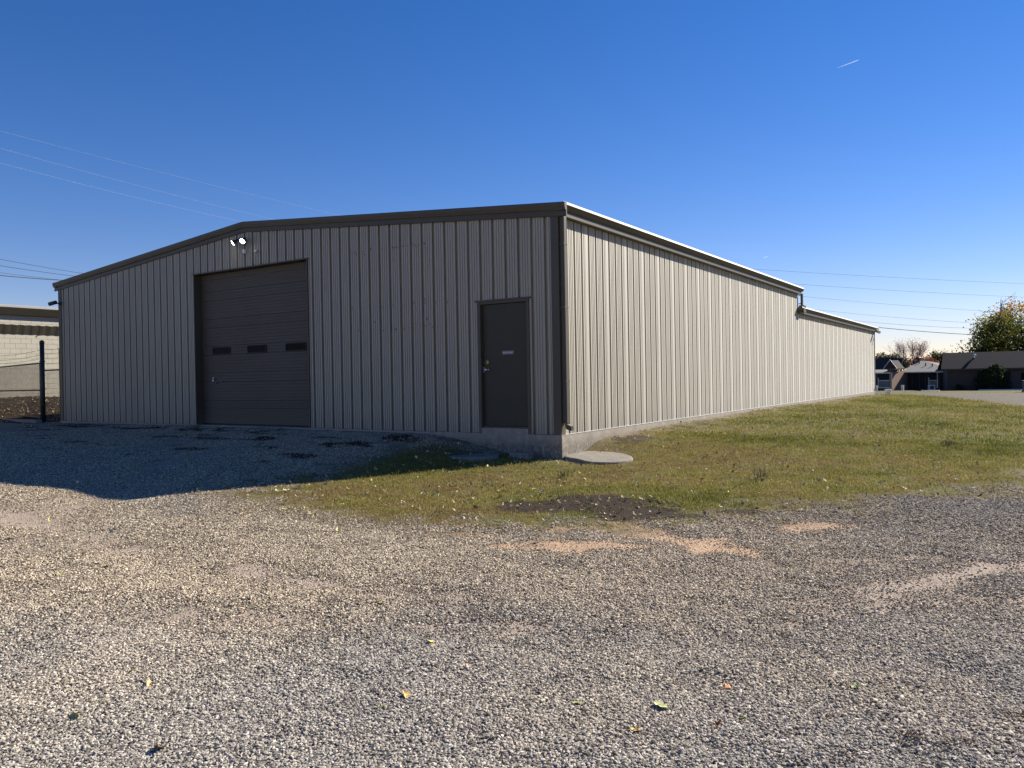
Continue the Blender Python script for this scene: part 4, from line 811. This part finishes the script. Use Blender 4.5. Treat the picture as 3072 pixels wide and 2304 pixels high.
kp.l(kp.mix(kp.ramp(kp.noise(kp.pos(), 160, 3, .6), [(.3, 0), (.7, .35)]), pc, (.2, .19, .175)), kp.b.inputs['Base Color']); kp.b.inputs['Roughness'].default_value = .85; kp.b.inputs['Specular IOR Level'].default_value = .3
def stones(name, n, d0, d1, power, smin, smax, label, fade):
    x, y, d = polar(n, d0, d1, R(47), power); lw, cl, so_, tr = masks(x, y)
    cover = fbm(x, y, .9, 3, 60); keep = (rng.random(n) > lw*1.15) & (rng.random(n) > cl*.7) & (rng.random(n) > tr*.5) & (rng.random(n) > so_*.7) & ((x < -19) | (y < -.12) | (x > .1) | (y > 37)) & (rng.random(n) < .45+cover) & (rng.random(n) < fade(d))
    x, y, d = x[keep], y[keep], d[keep]; k = len(x); r = (smin+(smax-smin)*rng.random(k)**2.2)*(1+.25*(fbm(x, y, .5, 2, 61)-.5)*2)
    z = H(x, y)+r*rng.uniform(-.1, .75, k); sc = np.stack([r*rng.uniform(.8, 1.3, k), r*rng.uniform(.65, 1.1, k), r*rng.uniform(.38, .68, k)], 1)
    side = np.clip((x-3)/5, -.5, 1); pale = fbm(x, y, .6, 3, 62)
    tone = np.clip(rng.beta(2.2, 2.4, k)+.18*(pale-.5)-.03*side, 0, .93); tone = np.where(rng.random(k) < .03, 1., tone)
    return cloud(name, np.stack([x, y, z], 1), np.stack([rng.normal(0, .3, k), rng.normal(0, .3, k), rng.uniform(0, 6.28, k)], 1), sc, tone, rng.integers(0, 6, k), pebble_variants(kp.m), kp.m, label, 'gravel')
stones('loose_stones', 45000, 2.1, 9.5, 1.3, .0045, .0120, 'larger loose stones strewn over the near gravel', lambda d: np.clip((9.3-d)/5.5, 0, 1))
def stone_patch(seed, n, half, rmin, rmax, power):
    g = random.Random(seed); bm = bmesh.new(); lay = bm.verts.layers.float.new('shade')
    for i in range(n):
        r = rmin+(rmax-rmin)*g.random()**power; vs = bmesh.ops.create_icosphere(bm, subdivisions=1, radius=r)['verts']; a = g.uniform(0, 6.28)
        rad = half*math.sqrt(g.random()); th = g.uniform(0, 6.28); px, py = rad*math.cos(th), rad*math.sin(th)
        M = Matrix.Translation((px, py, r*g.uniform(-.1, .7)+.006*g.random())) @ Matrix.Rotation(a, 4, 'Z') @ Matrix.Rotation(g.gauss(0, .35), 4, 'X') @ Matrix.Diagonal((g.uniform(.85, 1.5), g.uniform(.7, 1.1), g.uniform(.42, .75), 1)); sh = g.betavariate(2.0, 2.)
        for v in vs:
            v.co = M @ (v.co*g.uniform(.75, 1.22)); v[lay] = sh
    me = bpy.data.meshes.new('stone_patch'); bm.to_mesh(me); bm.free(); return me
def patch_material(name, ramp, cool, warm):
    kf = NT(name); fs_ = kf.attr('shade').outputs['Fac']; ft_ = kf.attr('tone', 'INSTANCER').outputs['Fac']; fc_ = kf.ramp(fs_, ramp)
    kf.l(kf.mix(ft_, kf.mix(1., fc_, cool, 'MULTIPLY'), kf.mix(1., fc_, warm, 'MULTIPLY')), kf.b.inputs['Base Color']); kf.b.inputs['Roughness'].default_value = .9; kf.b.inputs['Specular IOR Level'].default_value = .2
    return kf.m
STONE_RAMP = [(0, (.045, .04, .034)), (.3, (.19, .168, .14)), (.6, (.45, .40, .33)), (1, (.84, .755, .63))]
MP = patch_material('crushed_stone', STONE_RAMP, (.82, .825, .85), (1.08, 1.0, .885))
def patches(name, n, d0, d1, power, half, cnt, rmin, rmax, pw, fade, label, seed, mk_=(1.3, 1.0, 1.2)):
    x, y, d = polar(n, d0, d1, R(46), power); lw, cl, so_, tr = masks(x, y)
    keep = (rng.random(n) > lw*1.4) & (rng.random(n) > cl*mk_[0]) & (rng.random(n) > tr*mk_[1]) & (rng.random(n) > so_*mk_[2]) & ((y < -.2) | (x > .3) | (x < -18.4)) & (rng.random(n) < fade(d)) & ~((x < -18.4) & (y > -.6)) & (rng.random(n) < .55+fbm(x, y, .8, 3, 66))
    x, y, d = x[keep], y[keep], d[keep]; k = len(x); sc = rng.uniform(.8, 1.2, k)
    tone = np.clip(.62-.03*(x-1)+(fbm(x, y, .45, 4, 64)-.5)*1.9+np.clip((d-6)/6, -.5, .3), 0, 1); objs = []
    for i in range(8):
        me = stone_patch(seed+i, cnt, half, rmin, rmax, pw); me.materials.append(MP); objs.append(bpy.data.objects.new('stone_patch', me))
    e = .1; hx = (H(x+e, y)-H(x-e, y))/(2*e); hy = (H(x, y+e)-H(x, y-e))/(2*e)
    return cloud(name, np.stack([x, y, H(x, y)], 1), np.stack([np.arctan(hy), -np.arctan(hx), np.zeros(k)], 1), np.stack([sc*rng.choice([-1, 1], k), sc*rng.choice([-1, 1], k), sc], 1), tone, rng.integers(0, 8, k), mesh_variants(objs), MP, label, 'gravel')
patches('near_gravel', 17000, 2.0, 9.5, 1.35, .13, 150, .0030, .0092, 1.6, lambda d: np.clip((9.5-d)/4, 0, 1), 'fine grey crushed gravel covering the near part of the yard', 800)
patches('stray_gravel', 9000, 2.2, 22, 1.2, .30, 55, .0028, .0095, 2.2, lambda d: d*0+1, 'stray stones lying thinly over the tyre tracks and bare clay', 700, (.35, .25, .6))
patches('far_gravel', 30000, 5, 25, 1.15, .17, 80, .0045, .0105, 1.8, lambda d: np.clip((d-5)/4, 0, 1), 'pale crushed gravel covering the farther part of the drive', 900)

gk = NT('grass_blade'); ga_ = gk.attr('tone', 'INSTANCER').outputs['Fac']
gc = gk.ramp(ga_, [(0, (.085, .105, .013)), (.3, (.18, .18, .03)), (.55, (.27, .237, .058)), (.8, (.40, .325, .12)), (1, (.21, .135, .055))])
gk.l(gc, gk.b.inputs['Base Color']); gk.b.inputs['Roughness'].default_value = .6; gk.b.inputs['Specular IOR Level'].default_value = .2
tr_ = gk.n('ShaderNodeBsdfTranslucent'); gk.l(gc, tr_.inputs[0]); mx_ = gk.n('ShaderNodeMixShader'); mx_.inputs[0].default_value = .35; gk.l(gk.b.outputs[0], mx_.inputs[1]); gk.l(tr_.outputs[0], mx_.inputs[2]); gk.l(mx_.outputs[0], gk.out.inputs[0])
def tuft(seed, n=18, spread=.065, h=.021):
    g = random.Random(seed); mb = MB()
    for i in range(n):
        bx_, by_ = g.gauss(0, spread), g.gauss(0, spread); a = g.uniform(0, 6.28); w = g.uniform(.0018, .0035); hh = h*g.uniform(.4, 1.25); ln = hh*g.uniform(.2, 1.3)
        dx, dy = math.cos(a), math.sin(a); px, py = -dy*w, dx*w
        mb.add([(bx_-px, by_-py, -.004), (bx_+px, by_+py, -.004), (bx_+dx*ln*.4+px*.8, by_+dy*ln*.4+py*.8, hh*.65), (bx_+dx*ln*.4-px*.8, by_+dy*ln*.4-py*.8, hh*.65), (bx_+dx*ln, by_+dy*ln, hh)], [(0, 1, 2, 3), (3, 2, 4)])
    return mb
def joined_variants(builders, material):                        # variants live in an unlinked helper collection
    objs = []
    for k, b in enumerate(builders):
        me = b.mesh('tuft_shape', False); me.materials.append(material); objs.append(bpy.data.objects.new('tuft_shape', me))
    return mesh_variants(objs)
def lawn_cloud(name, n, d0, d1, power, scale0, label, vb):
    x, y, d = polar(n, d0, d1, R(44), power); lw, cl, so_, tr = masks(x, y)
    keep = (rng.random(n) < lw**1.8*1.05) & (rng.random(n) > so_*1.15) & (fbm(x, y, 3.2, 3, 77)+rng.normal(0,.12,n) > .33) & (y < 56) & ~((x < .03) & (y > -.03)) & ~((np.hypot(x+1.55, y+.75) < .52)) & (sdf(x, y, np.array([(.05, .02), (.06, .75), (.45, .95), (1.0, .85), (1.42, .35), (1.32, -.2), (.9, -.42), (.45, -.2)])) < .02)
    x, y, d, lw = x[keep], y[keep], d[keep], lw[keep]; k = len(x); pt = fbm(x, y, .55, 4, 70); p2 = fbm(x, y, 2.5, 3, 71)
    tone = np.clip(.63+(.5-pt)*1.2+(p2-.5)*.7+rng.normal(0, .2, k)+(1-lw)*.4-np.clip((y-2)/40, 0, .16)-np.where(rng.random(k)<.15,.35,0), 0, 1)
    sc = scale0*(.75+.5*rng.random(k))*(.7+.6*pt)*(.45+.55*lw); sc = sc*(1+.02*d)
    return cloud(name, np.stack([x, y, H(x, y)], 1), np.stack([rng.normal(0, .15, k), rng.normal(0, .15, k), rng.uniform(0, 6.28, k)], 1), np.stack([sc, sc, sc*rng.uniform(.7, 1.2, k)], 1), tone, rng.integers(0, 6, k), vb, gk.m, label, 'grass')
vb = joined_variants([tuft(100+i) for i in range(6)], gk.m)
lawn_cloud('near_grass', 130000, 5.2, 18, 1.2, .85, 'short dry olive grass in front of the building corner', vb)
lawn_cloud('side_grass', 90000, 17.5, 62, 1., 1.25, 'short green and straw grass along the long sunlit wall', vb)

# fallen leaves
M_LEAFS = NT('fallen_leaf'); lt_ = M_LEAFS.attr('tone', 'INSTANCER').outputs['Fac']; M_LEAFS.l(M_LEAFS.ramp(lt_, [(0, (.10, .055, .03)), (.35, (.22, .14, .07)), (.6, (.42, .33, .17)), (.85, (.55, .48, .22)), (1, (.6, .56, .42))]), M_LEAFS.b.inputs['Base Color']); M_LEAFS.b.inputs['Roughness'].default_value = .7
def leaf_shape(seed, w=.5, curl=.5):
    g = random.Random(seed); mb = MB(); n = 6; vs = []
    for i in range(n+1):
        t = i/n; hw = w*math.sin(math.pi*min(1, t*1.02+.02))**.8*(1-.25*t)*g.uniform(.8, 1.15); z = curl*(t-.5)**2*1.2+g.uniform(-.05, .05)
        vs += [(t-.5, -hw*.5, z+curl*.35*hw+g.uniform(-.04, .08)), (t-.5, 0, z), (t-.5, hw*.5, z+curl*.35*hw+g.uniform(-.04, .08))]
    fs = []
    for i in range(n):
        for j in range(2): fs.append((3*i+j, 3*i+j+1, 3*i+j+4, 3*i+j+3))
    return mb.add(vs, fs)
vl = joined_variants([leaf_shape(200+i, .45+.1*(i % 3), .3+.2*(i % 4)) for i in range(6)], M_LEAFS.m)
x, y, d = polar(26000, 4, 34, R(42), 1.1); lw, cl, so_, tr = masks(x, y); clump = fbm(x, y, .8, 3, 80)
edge = np.clip(1-np.abs(lw-.5)*1.2, 0, 1)
keep = (rng.random(len(x)) < (.10*lw+.55*so_+.32*edge*lw+.02)*(.3+1.3*clump)) & ~((x < .05) & (y > -.03) & (x > -18.4)) & ((d > 8.5) | (lw > .4)); x, y = x[keep], y[keep]; k = len(x)
sc = rng.uniform(.035, .085, k); cloud('leaf_litter', np.stack([x, y, H(x, y)+.036], 1), np.stack([rng.normal(0, .5, k), rng.normal(0, .5, k), rng.uniform(0, 6.28, k)], 1), np.stack([sc, sc, sc], 1), rng.beta(2.2, 1.3, k), rng.integers(0, 6, k), vl, M_LEAFS.m, 'small dry fallen leaves strewn over the grass and bare soil', 'leaves')
bx2 = rng.uniform(-25.8, -18.6, 2600); by2 = rng.uniform(.2, 9, 2600); k = 2600; sc = rng.uniform(.05, .11, k)
cloud('bank_leaves', np.stack([bx2, by2, H(bx2, by2)+.03], 1), np.stack([rng.normal(0, .6, k), rng.normal(0, .6, k), rng.uniform(0, 6.28, k)], 1), np.stack([sc, sc, sc], 1), rng.beta(1.1, 2., k), rng.integers(0, 6, k), vl, M_LEAFS.m, 'brown fallen leaves covering the dirt bank behind the gate', 'leaves')
# leaves one can pick out on the gravel
def ground_hit(u, v):
    d = fw+rt*((u-1536)/FPX)-up*((v-1152)/FPX); z = -.5
    for _ in range(8): p = CAM+d*((z-CAM.z)/d.z); z = h1(p.x, p.y)
    return Vector((p.x, p.y, z))
LF = [(448, 2061, .085, (.62, .40, .12), 'curled orange-yellow leaf alone on the pale gravel at lower left'), (398, 2021, .09, (.10, .12, .03), 'flat dark olive leaf just above the orange leaf at lower left'), (222, 2160, .10, (.38, .37, .10), 'upright narrow yellow-green leaf near the bottom left corner'), (480, 2252, .12, (.10, .06, .025), 'dark brown crumpled leaf at the bottom left'),
      (1145, 1815, .09, (.45, .45, .12), 'small pale yellow leaf on the gravel in the middle'), (1293, 1933, .08, (.62, .42, .08), 'small golden leaf on the grey gravel at centre'), (1220, 2095, .10, (.50, .32, .07), 'golden brown leaf left of centre near the bottom'), (1146, 2128, .07, (.42, .44, .14), 'pale green leaf below the golden brown one'), (1405, 2008, .08, (.32, .17, .10), 'reddish brown leaf on dark gravel at centre'),
      (1735, 2118, .07, (.45, .46, .14), 'small pale green leaf right of centre'), (1905, 2198, .06, (.62, .36, .04), 'tiny bright orange leaf near the bottom centre'), (1985, 2130, .13, (.48, .50, .20), 'crumpled pale green leaf cluster on dark gravel right of centre'), (2180, 2070, .09, (.38, .15, .04), 'rust brown leaf on coarse gravel at the lower right'), (2152, 2182, .07, (.36, .13, .03), 'small rust leaf below the larger rust leaf'), (2225, 2163, .08, (.60, .62, .20), 'curled bright lime leaf at the lower right'),
      (2565, 2066, .115, (.60, .62, .22), 'largest pale lime leaf on the gravel at the right'), (2770, 1817, .09, (.20, .10, .05), 'dark curled leaf on the pale tyre track at the right'), (320, 1703, .10, (.36, .34, .10), 'narrow olive leaf on the pale drive at the left'), (30, 1620, .16, (.17, .13, .09), 'dry brown stick-like leaf at the left edge of the drive'), (180, 1725, .09, (.35, .34, .12), 'olive leaf on the pale drive near the left edge'), (2337, 1482, .12, (.60, .52, .12), 'bright yellow leaf on the grass right of the bare soil')]
for i, (u, v, sz, col, lab) in enumerate(LF):
    p = ground_hit(u, v); me = leaf_shape(300+i, .62, .3).mesh('fallen_leaf', False); o = link('fallen_leaf', me, mat('leaf_skin', col, .55, 0, .25, 60), None, (p.x, p.y, p.z+.012)); o.scale = (sz*.8,)*3; g = random.Random(i); o.rotation_euler = (g.gauss(.15, .3), g.gauss(0, .25), g.uniform(0, 6.28)); setp(o, lab, 'leaf', 'leaves lying on the gravel')
    sd_ = o.modifiers.new('thick', 'SOLIDIFY'); sd_.thickness = .012
# dry weeds at the lower right
def weed(seed, n=46, h=.07, spread=.045):
    g = random.Random(seed); mb = MB()
    for i in range(n):
        a = g.uniform(0, 6.28); l = h*g.uniform(.4, 1.3); e = g.uniform(.15, .9); b0 = Vector((g.gauss(0, spread*.5), g.gauss(0, spread*.5), -.005)); d_ = Vector((math.cos(a)*math.cos(e), math.sin(a)*math.cos(e), math.sin(e)))
        mid = b0+d_*l*.6; tip = b0+d_*l+Vector((0, 0, -l*.25)); mb.tube([b0, mid, tip], [.0016, .0013, .0006], 3, False)
    return mb
M_WEED = mat('dry_weed', (.20, .115, .065), .8, 0, .3, 30)
for i, (u, v, k, lab) in enumerate([(2720, 2215, 1.2, 'brown dry weed clump on the coarse gravel at lower right'), (2520, 2275, 1.0, 'brown dry weed at the bottom edge right of centre'), (2680, 2165, .8, 'small straw weed above the lower right clump'), (2890, 2235, 1., 'straw coloured weed near the bottom right corner'), (3050, 2150, 1.1, 'brown weed at the right edge low in the picture'), (2480, 2155, .8, 'tiny straw weed among stones right of centre'), (2900, 2110, .8, 'small rusty weed tuft at the right')]):
    p = ground_hit(u, v); o = weed(500+i).build('dry_weed', M_WEED, None, tuple(p), fix=False); o.scale = (k,)*3; setp(o, lab, 'weed', 'dry weeds in the gravel')
for i, (u, v, lab) in enumerate([(2290, 1435, 'upright grey weed tuft alone in the lawn left of the wall end'), (2845, 1340, 'small grey weed tuft in the lawn at the right'), (1690, 1435, 'taller green grass tuft by the splash pad')]):
    p = ground_hit(u, v); o = tuft(600+i, 60, .06, .17).build('grass_tuft', mat('tuft_green', [(.10, .09, .06), (.10, .09, .06), (.07, .10, .02)][i], .8), None, tuple(p), fix=False); setp(o, lab, 'grass tuft')
